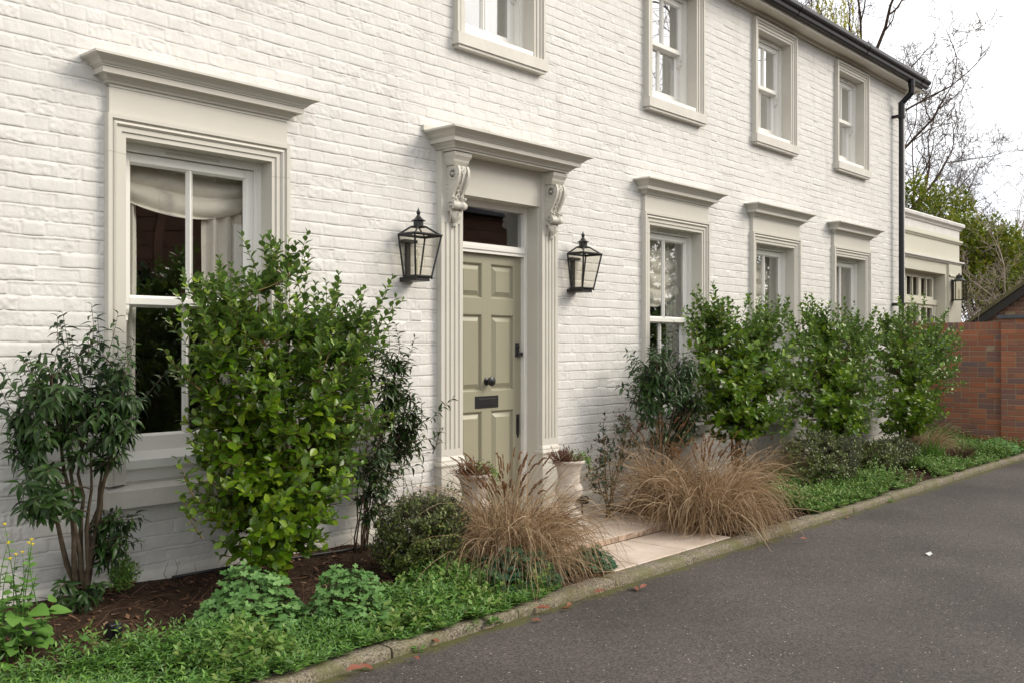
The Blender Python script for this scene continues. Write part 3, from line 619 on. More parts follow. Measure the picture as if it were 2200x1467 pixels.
k = MB(); kx = (x0+x1)/2; k.lathe([(.031,0),(.031,.006),(.026,.009),(.013,.012),(.012,.032),(.018,.036),(.034,.044),(.037,.052),(.035,.060),(.026,.066),(.014,.068),(.010,.074),(.001,.076)], (kx, y, 1.222), 24, axis='y'); k.build('door_knob', M['black'], door, autos=40)
lp = MB(); lp.bbox(kx-.128, kx+.128, y-.008, y, 1.018, 1.110, .004); lo = lp.build('letter_plate', M['black'], door)
lf = MB(); lf.bbox(kx-.100, kx+.100, y-.013, y-.008, 1.036, 1.092, .005); lf.build('letter_flap', M['black'], lo)
lk = MB(); lk.bbox(x1-.066, x1-.022, y-.010, y, 1.405, 1.515, .006); lk.bbox(x1-.058, x1-.004, y-.032, y-.01, 1.410, 1.44, .006); lk.lathe([(.014,0),(.014,.008),(.01,.012)], (x1-.045, y-.01, 1.485), 12, axis='y'); lk.build('door_lock', M['black'], door)
kh = MB(); kh.prism([(x1-.052,.95),(x1-.022,.95),(x1-.022,.80),(x1-.037,.765),(x1-.052,.80)], y-.008, y); kh.prism([(x1-.044,.92),(x1-.030,.92),(x1-.028,.85),(x1-.037,.835),(x1-.046,.85)], y-.013, y-.008); kh.build('keyhole_cover', M['black'], door)
# ================================================================== CURTAINS inside
def pleats(mb, x0, x1, z0, z1, y, amp=.022, per=.085, nz=10, flare=0):
    n = int((x1-x0)/.008); rows = []
    for j in range(nz+1):
        z = z1+(z0-z1)*j/nz; r_ = []
        for i in range(n+1):
            x = x0+(x1-x0)*i/n; ph = 2*math.pi*(x-x0)/per+1.2*math.sin(x*7)
            r_.append((x+.004*math.sin(z*5+x*20), y+amp*(math.sin(ph)+.35*math.sin(2.3*ph+1)), z))
        rows.append(r_)
    mb.strip(rows)
def swag(mb, x0, x1, zt, zb, y, sag=.13, folds=5):
    n = 44; rows = []
    for j in range(61):
        v = j/60; r_ = []
        for i in range(n+1):
            u = i/n; sg = math.sin(math.pi*min(1, u*1.02))**.8
            z = zt+(zb-zt)*v-sag*sg*v; f = 1-2*abs(math.sin(v*math.pi*folds+.5*math.sin(u*5)+.3*u))**.7
            r_.append((x0+(x1-x0)*u, y+.012-.030*v+.020*f*min(1, .3+v*1.4)-.008*math.sin(u*11+v*9)*v, z))
        rows.append(r_)
    last = [(x, yy+.03, z+.02) for x, yy, z in rows[-1]]; rows.append(last)
    mb.strip(rows)
def curtain(x0, x1, z0, z1, label, grp='linen curtains behind the windows', amp=.022):
    o = MB(); pleats(o, x0, x1, z0, z1, .27, amp); tag(o.build('curtain', M['linen'], smooth=True), label, 'curtain', grp)
def blind(x0, x1, zt, zb, label, sag=.13, folds=4):
    o = MB(); swag(o, x0, x1, zt, zb, .245, sag, folds); tag(o.build('swag_blind', M['linen'], smooth=True), label, 'blind', 'loosely folded fabric blinds')
gc = GC[0]
curtain(gc+.17, gc+.62, .75, 2.66, 'cream pleated curtain at the right of the large nearest window')
curtain(gc-.60, gc-.235, .75, 2.66, 'narrow edge of cream curtain at the left of the large nearest window')
blind(gc-.46, gc+.56, 2.60, 2.36, 'soft cream swag blind across the top of the large nearest window', .13, 3)
gc = GC[1]; blind(gc-.42, gc+.40, 2.62, 1.98, 'long cream swag blind in the first ground window right of the door', .12, 5)
curtain(gc+.30, gc+.62, .75, 2.66, 'pale curtain at the right edge of the first window right of the door')
gc = GC[2]; blind(gc-.42, gc+.30, 2.62, 1.95, 'cream swag blind in the middle of the three windows right of the door', .08, 5)
curtain(gc+.18, gc+.62, .75, 2.66, 'pale curtain at the right of the middle window right of the door')
gc = GC[3]; curtain(gc+.05, gc+.62, .75, 2.66, 'pale curtain in the farthest ground floor window')
nm = {5.46: 'above the door', 7.9: 'in the second upper window', 9.93: 'in the third upper window', 12.02: 'in the farthest upper window'}
for c in UC[:4]: curtain(c+.16, c+.55, 3.6, 4.93, 'grey pleated curtain '+nm[c], 'curtains behind the upper windows', .014)
# ================================================================== LANTERNS
def lantern_geo(root):
    fr = MB(); tw, bw = .122, .074; zt, zb = 2.235, 1.957; yb, yft, yfb = -.060, -.222, -.176
    T = [(-tw, yb, zt), (tw, yb, zt), (tw, yft, zt), (-tw, yft, zt)]; B = [(-bw, yb, zb), (bw, yb, zb), (bw, yfb, zb), (-bw, yfb, zb)]
    for i in range(4):
        fr.tube([B[i], T[i]], .0085, 4); fr.tube([B[i], B[(i+1) % 4]], .008, 4); fr.tube([T[i], T[(i+1) % 4]], .010, 4)
        for s_ in (.25, .75): fr.lathe([(.0045, -.004), (.0045, .004)], tuple(np.array(B[i])*(1-s_)+np.array(T[i])*s_), 6)
    cy = -.125; r = .036; U = [(-r, cy+r, 2.292), (r, cy+r, 2.292), (r, cy-r, 2.292), (-r, cy-r, 2.292)]
    for i in range(4): fr.tube([T[i], U[i]], .0065, 4); fr.tube([U[i], U[(i+1) % 4]], .007, 4)
    e = .008; fr.add([(T[0][0]-e, yb, zt), (T[1][0]+e, yb, zt), (T[2][0]+e, yft-e, zt), (T[3][0]-e, yft-e, zt), (T[0][0]-e, yb, zt+.006), (T[1][0]+e, yb, zt+.006), (T[2][0]+e, yft-e, zt+.006), (T[3][0]-e, yft-e, zt+.006),
        (-tw+.016, yb-.012, zt), (tw-.016, yb-.012, zt), (tw-.016, yft+.014, zt), (-tw+.016, yft+.014, zt), (-tw+.016, yb-.012, zt+.006), (tw-.016, yb-.012, zt+.006), (tw-.016, yft+.014, zt+.006), (-tw+.016, yft+.014, zt+.006)],
        [(0,1,5,4),(1,2,6,5),(2,3,7,6),(3,0,4,7)]+[(4+i, 4+(i+1) % 4, 12+(i+1) % 4, 12+i) for i in range(4)]+[(i, 8+i, 8+(i+1) % 4, (i+1) % 4) for i in range(4)]+[(8+i, 12+i, 12+(i+1) % 4, 8+(i+1) % 4) for i in range(4)])
    for p in (B[2], B[3]): fr.lathe([(.002, -.018), (.008, -.013), (.008, -.006), (.004, 0)], p, 8)
    fr.box(-.062, .062, -.17, -.004, 1.925, 1.954); fr.box(-.016, .016, -.03, -.003, 1.94, 2.20); fr.box(-.055, .055, -.058, -.003, 2.19, 2.21)
    fr.build('frame', M['black'], root)
    cp = MB(); cp.lathe([(.034, 2.292), (.034, 2.33), (.048, 2.331), (.049, 2.335), (.036, 2.341), (.022, 2.352), (.013, 2.366), (.009, 2.374), (.012, 2.378), (.0145, 2.388), (.013, 2.397), (.007, 2.404), (.004, 2.412), (.0008, 2.424)], (0, cy, 0), 20)
    cp.build('cap', M['black'], root, autos=50)
    for i, (a, b) in enumerate(((1, 2), (2, 3), (3, 0), (0, 1))):
        q = MB(); q.add([B[a], B[b], T[b], T[a]], [(0,1,2,3)]); q.build('glass_panel', M['lglass'], root, fixn=False)
    for i in range(4):
        q = MB(); q.add([T[i], T[(i+1) % 4], U[(i+1) % 4], U[i]], [(0,1,2,3)]); q.build('roof_glass', M['lglass'], root, fixn=False)
    cd = MB(); cd.lathe([(.012, 1.96), (.014, 1.975), (.0085, 1.98), (.0085, 2.075)], (.0, -.115, 0), 12); c_ = cd.build('candle_tube', M['cream'], root, autos=40)
    bb = MB(); bb.lathe([(.006, 2.075), (.013, 2.095), (.015, 2.108), (.010, 2.128), (.002, 2.145)], (.0, -.115, 0), 12); bb.build('bulb', M['lglass'], c_, smooth=True)
LG = 'black wall lanterns either side of the door'
la = thing('wall_lantern', 'black tapered glass wall lantern on the brickwork left of the sage front door', 'lantern', (4.52, 0, 0), LG); lantern_geo(la)
lb = copytree(la, None, (6.345, 0, 0)); lb['label'] = 'black tapered glass wall lantern on the brickwork right of the sage front door'
# ================================================================== URNS
def urn(x, y, label):
    r = thing('stone_urn', label, 'urn', (x, y, .099), 'stone urns flanking the doorstep')
    b = MB(); b.bbox(-.105, .105, -.105, .105, .0, .10, .004); b.lathe([(.098,.10),(.098,.115),(.085,.125),(.055,.15),(.042,.175),(.045,.20),(.052,.205)], n=28); b.build('pedestal', M['urn'], r, autos=40)
    u = MB(); u.lathe([(.046,.205),(.075,.225),(.098,.25),(.108,.285),(.104,.315),(.090,.335),(.084,.35),(.083,.37),(.087,.42),(.097,.465),(.112,.490),(.120,.495),(.124,.503),(.124,.513),(.116,.518),(.104,.510),(.098,.47),(.0005,.47)], n=36)
    u.build('bowl', M['urn'], r, autos=40); return r
UR = PP(1222, 1085, -.33)[0][0]; ULx = PP(1018, 1020, -.33)[0][0]
urn(UR, -.33, 'weathered stone urn with rusty rim right of the front door'); urn(ULx, -.33, 'weathered stone urn half hidden by dry grass left of the front door')
# ================================================================== LEAF SHAPES
def leafT(st, fold=.12, curl=.25):
    V = []; F = []
    for t, w in st:
        zc = -curl*t*t
        V += [(-w, t, zc+fold*w), (0, t, zc), (w, t, zc+fold*w)]
    for i in range(len(st)-1):
        a = i*3; F += [(a, a+1, a+4, a+3), (a+1, a+2, a+5, a+4)]
    return np.array(V, float), np.array(F)
L_OVAL = leafT([(0, .03), (.18, .20), (.45, .33), (.75, .27), (1, .03)], .35, .12)
L_LONG = leafT([(0, .02), (.25, .15), (.5, .18), (.8, .09), (1, .01)], .5, .42)
L_LANCE = leafT([(0, .02), (.4, .17), (1, .01)], .4, .2)
L_MID = leafT([(0, .03), (.45, .30), (1, .03)], .3, .15)
L_BROAD = leafT([(0, .05), (.2, .36), (.5, .42), (.8, .22), (1, .02)], .25, .25)
def palmate(lobes=5, deep=.42, k=4):
    n = lobes*k; V = [(0, 0, 0)]; rim = []
    for i in range(n+1):
        a = -2.75+5.5*i/n; ph = (i % k)/k; r = .5*(1-deep*(abs(math.cos(math.pi*(i/k)))**1.2)) if True else .5
        r = .5*(1-deep*(1-abs(math.sin(math.pi*i/k)))); V.append((r*math.sin(a), .12+r*math.cos(a), .10*r+.05*math.sin(3*a)*r))
    F = [(0, i+2, i+1) for i in range(n)]
    return np.array(V, float), np.array(F)
L_PALM = palmate()
L_FLAKE = (np.array([(0, 0, 0), (-.5, .4, .15), (.5, .5, .1), (.1, 1, 0)], float), np.array([(0, 2, 3, 1)]))
def unit_rand(r, n): v = r.normal(size=(n, 3)); return nrm(v)
def shrub(name, label, cat, bx, by, env, mats, leaf, lsize, nt, lpt, seed, stems=7, srad=.012, twl=.28, group=None, droop=0., upb=.35, leaders=(), shoots=0, wallclear=-.06, front=-1.5, spread=.9, lvar=.25, bz=None, surf=2.6, stemz=None, twcap=None):
    """env: ellipsoids (px, py, rx_px, rz_px, Y, rY, weight) given where the photo shows them, at their own depth Y"""
    r = np.random.default_rng(seed); z0 = float(soilz(bx, by)) if bz is None else bz
    root = thing(name, label, cat, (bx, by, z0), group); base = np.array((bx, by, z0-.02))
    E = []
    for (px, py, rx, rz, Y, rY, w) in env:
        c, d = PP(px, py, Y); rr = rx*d/F_PX; u = (px-1100)/F_PX
        cs, sn = abs(CT+u*ST)/math.hypot(1, u), abs(ST-u*CT)/math.hypot(1, u); rX = math.sqrt(max(rr*rr-(rY*cs)**2, (.35*rr)**2))/max(sn, .25)
        E.append((c, np.array((min(rX, rr*2.0), rY, rz*d/F_PX)), w))
    ws = np.array([e[2] for e in E], float); ws /= ws.sum()
    tips = []
    while len(tips) < nt:
        c, q, _ = E[r.choice(len(E), p=ws)]; v = unit_rand(r, 1)[0]*(r.random()**(1/surf)); p = c+q*v
        if p[1] > wallclear: p[1] = wallclear-r.random()*.12
        if p[1] < front: continue
        if p[2] < z0+.03: continue
        tips.append(p)
    tips = np.array(tips); ctr = np.mean(tips, 0)
    tb = MB(); SP = []; SR_ = []
    zmax = tips[:, 2].max()
    for i in range(stems):
        tg = tips[r.integers(len(tips))].copy(); tg = ctr+(tg-ctr)*spread; tg[2] = z0+(zmax-z0)*r.uniform(.6, .92)
        pts = []; b0 = base+np.array((r.normal(0, .025), r.normal(0, .018), 0)); mid = b0+(tg-b0)*(np.array((.25, .25, .5)) if droop < .5 else np.array((.42, .42, .46)))
        for t in np.linspace(0, 1, 9):
            p = (1-t)**2*b0+2*t*(1-t)*mid+t*t*tg+r.normal(0, .008, 3)*min(1, t*4); pts.append(p)
        pts = np.array(pts); rad = srad*(1-.75*np.linspace(0, 1, 9)); tb.tube(pts, rad, 6); SP.append(pts); SR_.append(rad)
    SPa = np.concatenate(SP); SRa = np.concatenate(SR_)
    P, D, Nn, Sz = [], [], [], []
    for tip in tips:
        dv = tip-SPa; cost = np.linalg.norm(dv, axis=1)+np.where(dv[:, 2] < .02, .6, 0)+np.abs(dv[:, 2])*.15+np.where(SPa[:, 2] < z0+(stemz or .05), .3, 0)
        j = int(np.argmin(cost+r.random(len(cost))*.08)); s = SPa[j]; ln = np.linalg.norm(tip-s)
        m1 = s+(tip-s)*.5+np.array((0, 0, -.10*ln if droop == 0 else .10*ln))+r.normal(0, .015, 3)
        ts = np.linspace(0, 1, 6)[:, None]; pts = (1-ts)**2*s+2*ts*(1-ts)*m1+ts*ts*tip
        rad0 = min(SRa[j]*.7, .0045); tb.tube(pts, np.linspace(rad0, .0012, 6), 4, cap=False)
        td = nrm(pts[-1]-pts[-2]); out = nrm(tip-ctr); use = min(twl, ln*.85)/max(ln, 1e-6)
        nl = lpt+int(r.integers(-2, 3)); a0 = r.random()*6.28
        ax = nrm(np.cross(td, np.array((.3, .2, 1.)))); ay = np.cross(td, ax)
        for k in range(max(3, nl)):
            f = 1-use*(k/nl)**.9; p = (1-f)**2*s+2*f*(1-f)*m1+f*f*tip; a = a0+k*2.4
            rd_ = ax*math.cos(a)+ay*math.sin(a); fw = .9 if k < 2 else .45
            d = td*fw+rd_*.8+np.array((0, 0, upb-droop))+r.normal(0, .15, 3)
            P.append(p+rd_*.003); D.append(d); Nn.append(np.array((0, 0, 1.))*.9+out*.35+td*.3+r.normal(0, .28, 3)); Sz.append(lsize*r.uniform(1-lvar, 1+lvar)*(.6 if k == 0 else .82 if k == 1 else 1))
    for (px, py, Y) in leaders:     # long shoots that stand out of the outline
        tip, d0 = PP(px, py, Y); dv = tip-tips; j = int(np.argmin(np.linalg.norm(dv, axis=1)+np.where(dv[:, 2] < .05, 1, 0)+np.where(np.linalg.norm(dv, axis=1) < .1, .3, 0))); s = tips[j]-np.array((0, 0, .1)); ln = np.linalg.norm(tip-s)
        m1 = s+(tip-s)*.5+np.array((r.normal(0, .02), 0, -.03)); ts = np.linspace(0, 1, 8)[:, None]; pts = (1-ts)**2*s+2*ts*(1-ts)*m1+ts*ts*tip; tb.tube(pts, np.linspace(.004, .0012, 8), 5)
        td = nrm(tip-s); ax = nrm(np.cross(td, np.array((.3, 1, .2)))); ay = np.cross(td, ax); nl = int(ln/.024)
        for k in range(nl):
            f = 1-k/nl*.95; p = (1-f)**2*s+2*f*(1-f)*m1+f*f*tip; a = k*2.4; rd_ = ax*math.cos(a)+ay*math.sin(a)
            P.append(p); D.append(td*(1 if k < 2 else .4)+rd_*.8+np.array((0, 0, .2))); Nn.append(np.array((0, 0, 1.))+td*.4+r.normal(0, .2, 3)); Sz.append(lsize*(.6+.45*min(1, k/5)))
    o_ = np.argsort(-(tips[:, 2]+.25*np.linalg.norm(tips[:, :2]-ctr[:2], axis=1)+r.normal(0, .2, len(tips))))[:shoots]
    for j in o_:
        s = tips[j]; out = nrm(s-ctr); ln = r.uniform(.08, .26)*(.7 if lsize < .05 else 1); td = nrm(out*.7+np.array((0, 0, .8))+r.normal(0, .22, 3)); tip = s+td*ln
        if tip[1] > -.03: tip[1] = -.03-r.random()*.04
        tb.tube([s, s+(tip-s)*.5+r.normal(0, .006, 3), tip], [.002, .0015, .001], 4, cap=False); ax = nrm(np.cross(td, np.array((.3, 1, .2)))); ay = np.cross(td, ax)
        for k in range(int(ln/.020)+2):
            f = 1-k/(ln/.020+2); a = k*2.4; rd_ = ax*math.cos(a)+ay*math.sin(a); P.append(s+(tip-s)*f); D.append(td*(1.2 if k < 2 else .5)+rd_*.75+np.array((0, 0, .15-droop))); Nn.append(np.array((0, 0, .9))+td*.4+r.normal(0, .3, 3)); Sz.append(lsize*r.uniform(.75, 1.1)*(.5 if k == 0 else .75 if k == 1 else .95))
    tb.m = [0]*len(tb.f)
    o = tb.build('stems', mats[0], root, smooth=True, fixn=False); o.matrix_parent_inverse = Matrix.Translation((-bx, -by, -z0))
    V, F = inst(leaf[0], leaf[1], P, D, Nn, Sz); f_ = npmesh('foliage', V, F, mats[1], root, smooth=True); f_.matrix_parent_inverse = Matrix.Translation((-bx, -by, -z0))
    return root
from mathutils import Matrix
GG = 'upright rounded-leaf green shrubs along the house wall'
shrub('evergreen_shrub', 'large bright green round-leaved shrub in front of the biggest window', 'shrub', PP(600, 1220, -.27)[0][0], -.27,
      [(580, 810, 185, 190, -.55, .36, 1.25), (715, 735, 125, 100, -.45, .30, .55), (500, 690, 85, 95, -.55, .28, .3), (590, 1010, 190, 190, -.55, .38, 1.25), (760, 860, 95, 150, -.38, .25, .38), (440, 900, 60, 230, -.6, .2, .32), (610, 600, 60, 60, -.45, .2, .12), (600, 1120, 165, 100, -.55, .36, .85), (715, 960, 85, 120, -.42, .28, .5)],
      (M['gtwig'], M['gris']), L_OVAL, .056, 960, 11, 21, shoots=150, surf=2.0, lvar=.32, stems=16, srad=.012, twl=.26, group=GG,
      leaders=[(620, 512, -.4), (655, 560, -.4), (850, 640, -.35), (785, 622, -.4), (585, 545, -.45), (480, 570, -.55), (352, 752, -.6), (380, 985, -.62), (388, 1060, -.62), (545, 565, -.5), (700, 605, -.4), (395, 1095, -.6)])
shrub('evergreen_shrub', 'first round-leaved green shrub past the second window, beside the dark drooping shrub', 'shrub', PP(1590, 950, -.35)[0][0], -.35,
      [(1590, 800, 138, 138, -.6, .45, 2.2), (1530, 720, 50, 70, -.45, .25, .3), (1640, 730, 50, 70, -.5, .3, .35), (1600, 890, 100, 70, -.55, .35, .8)],
      (M['gtwig'], M['gris']), L_OVAL, .058, 600, 11, 22, shoots=100, surf=1.6, lvar=.4, stems=11, srad=.012, twl=.26, group=GG, leaders=[(1507, 640, -.4), (1575, 650, -.45), (1650, 648, -.4), (1480, 690, -.4), (1690, 930, -.6), (1700, 900, -.7)])
shrub('evergreen_shrub', 'round-leaved green shrub under the farthest ground window, middle of three', 'shrub', PP(1795, 950, -.35)[0][0], -.35,
      [(1790, 815, 132, 142, -.65, .45, 2.2), (1750, 720, 48, 55, -.5, .3, .3), (1840, 730, 50, 60, -.45, .3, .35), (1800, 905, 95, 55, -.6, .4, .8)],
      (M['gtwig'], M['gris']), L_OVAL, .058, 640, 11, 23, shoots=120, surf=1.5, lvar=.4, stems=11, srad=.012, twl=.26, group=GG, leaders=[(1765, 645, -.4), (1800, 655, -.5), (1742, 652, -.4), (1835, 652, -.4), (1870, 690, -.4)])
shrub('evergreen_shrub', 'far round-leaved green shrub in front of the downpipe and red brick wall', 'shrub', PP(1955, 925, -.4)[0][0], -.4,
      [(1965, 795, 112, 130, -.7, .5, 2.2), (1920, 730, 45, 60, -.5, .3, .35), (2010, 760, 45, 60, -.6, .35, .4), (1950, 885, 80, 55, -.6, .4, .7)],
      (M['gtwig'], M['gris']), L_OVAL, .06, 560, 12, 24, shoots=70, surf=1.8, lvar=.4, stems=10, srad=.012, twl=.26, group=GG, leaders=[(1928, 648, -.45), (1950, 655, -.5), (1975, 660, -.5), (2050, 700, -.7), (2055, 745, -.8), (1900, 665, -.4)])
shrub('laurel_tree', 'small dark drooping-leaved laurel with bare forked trunk at far left', 'small tree', PP(180, 1275, -.13)[0][0], -.13,
      [(150, 860, 150, 125, -.42, .32, 1.5), (60, 1000, 60, 90, -.45, .22, .3), (60, 880, 55, 80, -.45, .25, .35), (245, 900, 70, 110, -.4, .25, .5), (100, 1080, 70, 35, -.45, .2, .22), (265, 1140, 55, 55, -.3, .15, .34), (170, 1270, 75, 28, -.3, .15, .12)],
      (M['bark'], M['laurel']), L_LONG, .066, 235, 10, 31, shoots=30, stems=8, srad=.017, twl=.2, droop=.6, upb=.1, leaders=[], spread=1.05, stemz=.35)
shrub('laurel_shrub', 'small dark drooping-leaved laurel shrub in front of the first window right of the door', 'shrub', PP(1430, 1030, -.3)[0][0], -.3,
      [(1430, 810, 70, 75, -.45, .25, 1.2), (1380, 860, 30, 50, -.4, .2, .3), (1480, 880, 45, 55, -.45, .25, .5), (1440, 930, 60, 40, -.4, .25, .3)],
      (M['bark'], M['laurel']), L_LONG, .07, 170, 10, 32, shoots=20, stems=5, srad=.014, twl=.2, droop=.5, upb=.1, stemz=.35, leaders=[(1432, 735, -.4), (1352, 825, -.35)])
shrub('camellia_shrub', 'thin dark open shrub between the large green shrub and the door pilaster', 'shrub', PP(775, 1185, -.18)[0][0], -.18,
      [(845, 850, 65, 110, -.22, .13, 1), (890, 930, 48, 80, -.22, .12, .6), (810, 1020, 70, 100, -.22, .12, .7), (780, 780, 50, 80, -.22, .12, .4)],
      (M['twig'], M['camel']), L_LONG, .06, 215, 9, 33, shoots=30, stems=9, srad=.006, twl=.2, droop=.25, upb=.1, stemz=.3, leaders=[(945, 915, -.2), (905, 860, -.2)])
shrub('osmanthus_shrub', 'dense rounded small-leaved dark shrub below the left urn at the bed edge', 'shrub', PP(895, 1235, -.72)[0][0], -.72,
      [(905, 1140, 104, 88, -.74, .27, 1), (850, 1175, 60, 55, -.74, .2, .2), (960, 1120, 55, 50, -.74, .2, .2)],
      (M['twig'], M['ball']), L_MID, .024, 820, 13, 34, shoots=40, stems=12, srad=.007, twl=.09, surf=5, group='dense rounded small-leaved shrubs', upb=.3)
shrub('osmanthus_shrub', 'dense rounded small-leaved olive green shrub right of the larger dry grass', 'shrub', PP(1765, 1040, -.8)[0][0], -.8,
      [(1765, 985, 92, 62, -.8, .32, 1)],
      (M['twig'], M['ball']), L_MID, .03, 700, 12, 35, shoots=30, stems=12, srad=.007, twl=.1, surf=5, group='dense rounded small-leaved shrubs', upb=.3)
shrub('osmanthus_shrub', 'low spreading olive green shrub at the foot of the farthest round-leaved shrubs', 'shrub', PP(1900, 990, -.75)[0][0], -.75,
      [(1900, 972, 85, 34, -.75, .3, 1)], (M['twig'], M['ball']), L_MID, .032, 420, 12, 38, stems=12, srad=.006, twl=.1, surf=4, group='dense rounded small-leaved shrubs', upb=.3)
shrub('rose_bush', 'sparse open rose bush with red-tipped stems right of the right urn', 'rose bush', PP(1310, 1090, -.3)[0][0], -.3,
      [(1320, 930, 55, 55, -.3, .2, 1), (1290, 1010, 50, 60, -.3, .2, .8), (1360, 950, 40, 60, -.3, .2, .5)],
      (M['gtwig'], M['rose']), L_MID, .036, 90, 8, 36, stems=9, srad=.006, twl=.25, stemz=.2, leaders=[(1345, 872, -.25), (1375, 905, -.25)])
shrub('box_sapling', 'small lime green leafy sapling at the foot of the left laurel tree', 'sapling', PP(250, 1260, -.12)[0][0], -.12,
      [(268, 1225, 38, 32, -.2, .08, 1)], (M['gtwig'], M['weed']), L_MID, .018, 110, 10, 37, stems=5, srad=.004, twl=.09, surf=3, upb=.3)
# ------------------------------------------------------------------ dry grasses
def ribbon(paths, widths, roll):
    """paths (n,k,3) -> ribbons"""
    n, k, _ = paths.shape; d = np.gradient(paths, axis=1); d = nrm(d); side = nrm(np.cross(d, roll[:, None, :])); w = widths[:, None, None]*np.linspace(1, .15, k)[None, :, None]
    V = np.stack([paths-side*w, paths+side*w], 2).reshape(-1, 3)
    b = (np.arange(n)*k*2)[:, None]+(np.arange(k-1)*2)[None, :]; b = b.ravel()
    return V, np.stack([b, b+1, b+3, b+2], 1)
def grass(name, label, cat, x, y, n, h, sp, seed, blade=.0028, plumes=0, ph=.3, mat_=None, group=None, rb=.09, asym=(0, 0), z0=None, lieback=1.0):
    r = np.random.default_rng(seed); z0 = float(soilz(x, y)) if z0 is None else z0; root = thing(name, label, cat, (x, y, z0), group)
    k = 9; az = r.random(n)*2*math.pi; ra = rb*np.sqrt(r.random(n)); b = np.stack([x+ra*np.cos(az), y+ra*np.sin(az), np.full(n, z0-.01)], 1)
    az2 = az+r.normal(0, 1.0, n); k = 12
    L_ = (h*1.15+sp*.55)*np.clip(r.normal(.8, .2, n), .25, 1.08); phi = np.abs(r.normal(0, .42, n))*min(1.4, .6+sp); dl_ = r.uniform(.5, 2.3, n)*lieback
    tt = np.linspace(0, 1, k)[None, :]; kink = r.integers(3, k, n)[:, None]; kk = np.where(r.random(n) < .28, r.uniform(.4, 1.7, n), 0)[:, None]
    ang = phi[:, None]+dl_[:, None]*tt**1.5+kk*(np.arange(k)[None, :] >= kink); ang = np.minimum(ang, 2.75); azk = az2[:, None]+np.cumsum(r.normal(0, .10, (n, k)), 1)+kk*.5*(np.arange(k)[None, :] >= kink)
    st_ = (L_/k)[:, None]; X = b[:, 0:1]+np.cumsum(np.sin(ang)*np.cos(azk)*st_, 1)+asym[0]*L_[:, None]*tt**1.5; Y = b[:, 1:2]+np.cumsum(np.sin(ang)*np.sin(azk)*st_, 1)+asym[1]*L_[:, None]*tt**1.5; Z = z0+np.cumsum(np.cos(ang)*st_, 1)
    fl0 = np.where(Y < -1.32, np.where(Y < -1.46, .004, .055), z0); Z = np.maximum(Z, fl0+.004+.03*r.random((n, 1))*np.ones((1, k)))
    paths = np.stack([X, Y, Z], 2)+r.normal(0, .004, (n, k, 3)); paths[:, :, 1] = np.minimum(paths[:, :, 1], -.03); paths[:, 0] = b
    V, F = ribbon(paths, blade*r.uniform(.5, 1.3, n), unit_rand(r, n)); o = npmesh('blades', V-np.array((x, y, z0)), F, mat_ or M['straw'], root, smooth=True)
    if plumes:
        sb = MB(); P, D, Nn, Sz = [], [], [], []
        for i in range(plumes):
            a = r.random()*6.28; rr = sp*.55*r.random()**.6; bx = np.array((r.normal(0, .03), r.normal(0, .03), 0)); H2 = h*r.uniform(.85, 1.28)
            tip = np.array((rr*math.cos(a)+asym[0]*rr, rr*math.sin(a)+asym[1]*rr, H2)); tip[1] = min(tip[1], -.06-y); mid = np.array((tip[0]*.2, tip[1]*.2, H2*.65))
            ts = np.linspace(0, 1, 9)[:, None]; pts = (1-ts)**2*bx+2*ts*(1-ts)*mid+ts*ts*tip; sb.tube(pts, np.linspace(.0016, .0009, 9), 3, cap=False)
            td = nrm(pts[-1]-pts[-2]); L_ = ph*r.uniform(.25, .45); m = 90
            s_ = r.random(m); c = pts[-1][None]+td[None]*(s_[:, None]*L_)+np.array((0, 0, -1))*(s_[:, None]**2*L_*r.uniform(0, .6)); ax = unit_rand(r, m)
            P.append(c); D.append(td[None]*1.6+ax*.7); Nn.append(unit_rand(r, m)); Sz.append(np.stack([np.full(m, .0055), (.022*(1-.6*s_))*r.uniform(.7, 1.2, m), np.full(m, .004)], 1))
        sb.build('stalks', M['straw'], root, fixn=False)
        V, F = inst(L_FLAKE[0], L_FLAKE[1], np.concatenate(P), np.concatenate(D), np.concatenate(Nn), np.concatenate(Sz)); npmesh('seed_heads', V, F, M['plume'], root)
    return root
GR = 'dry ornamental grasses in the flower bed'
x1, _ = PP(1090, 1190, -.86); grass('ornamental_grass', 'dry straw coloured fountain grass left of the doorstep in front of the door', 'ornamental grass', x1[0], -.86, 2000, .54, .54, 41, .0036, 60, .32, group=GR, rb=.24, asym=(.0, .03), lieback=1.75)
x1, _ = PP(1510, 1120, -.93); grass('ornamental_grass', 'largest dry fountain grass beside the doorstep, right of the path', 'ornamental grass', x1[0], -.93, 2500, .52, .50, 42, .0042, 46, .34, group=GR, rb=.30, asym=(.03, .02), lieback=1.85)
x1, _ = PP(1425, 1080, -.6); grass('ornamental_grass', 'dry grass with brown plumes at the foot of the dark laurel shrub', 'ornamental grass', x1[0], -.55, 500, .62, .42, 43, .004, 26, .34, group=GR, rb=.1)
x1, _ = PP(1640, 1010, -.6); grass('ornamental_grass', 'small rusty brown grass between the big dry grass and the olive shrub', 'ornamental grass', x1[0], -.6, 600, .38, .34, 44, .0026, 8, .25, group=GR)
x1, _ = PP(1990, 950, -.75); grass('ornamental_grass', 'far low brown dry grass at the foot of the red brick wall', 'ornamental grass', x1[0], -.75, 800, .30, .34, 45, .0034, 0, group=GR, asym=(.15, -.1), lieback=1.3)
M['lime'] = isl('green_grass', [(.06, .17, .02), (.10, .24, .03), (.05, .13, .02)], .45, .4, .3)
x1, _ = PP(1690, 1062, -.85); grass('green_grass_tuft', 'bright green grassy tuft right of the largest dry grass', 'grass tuft', x1[0], -.85, 150, .2, .17, 46, .004, 0, mat_=M['lime'], rb=.05, group='green grassy tufts')
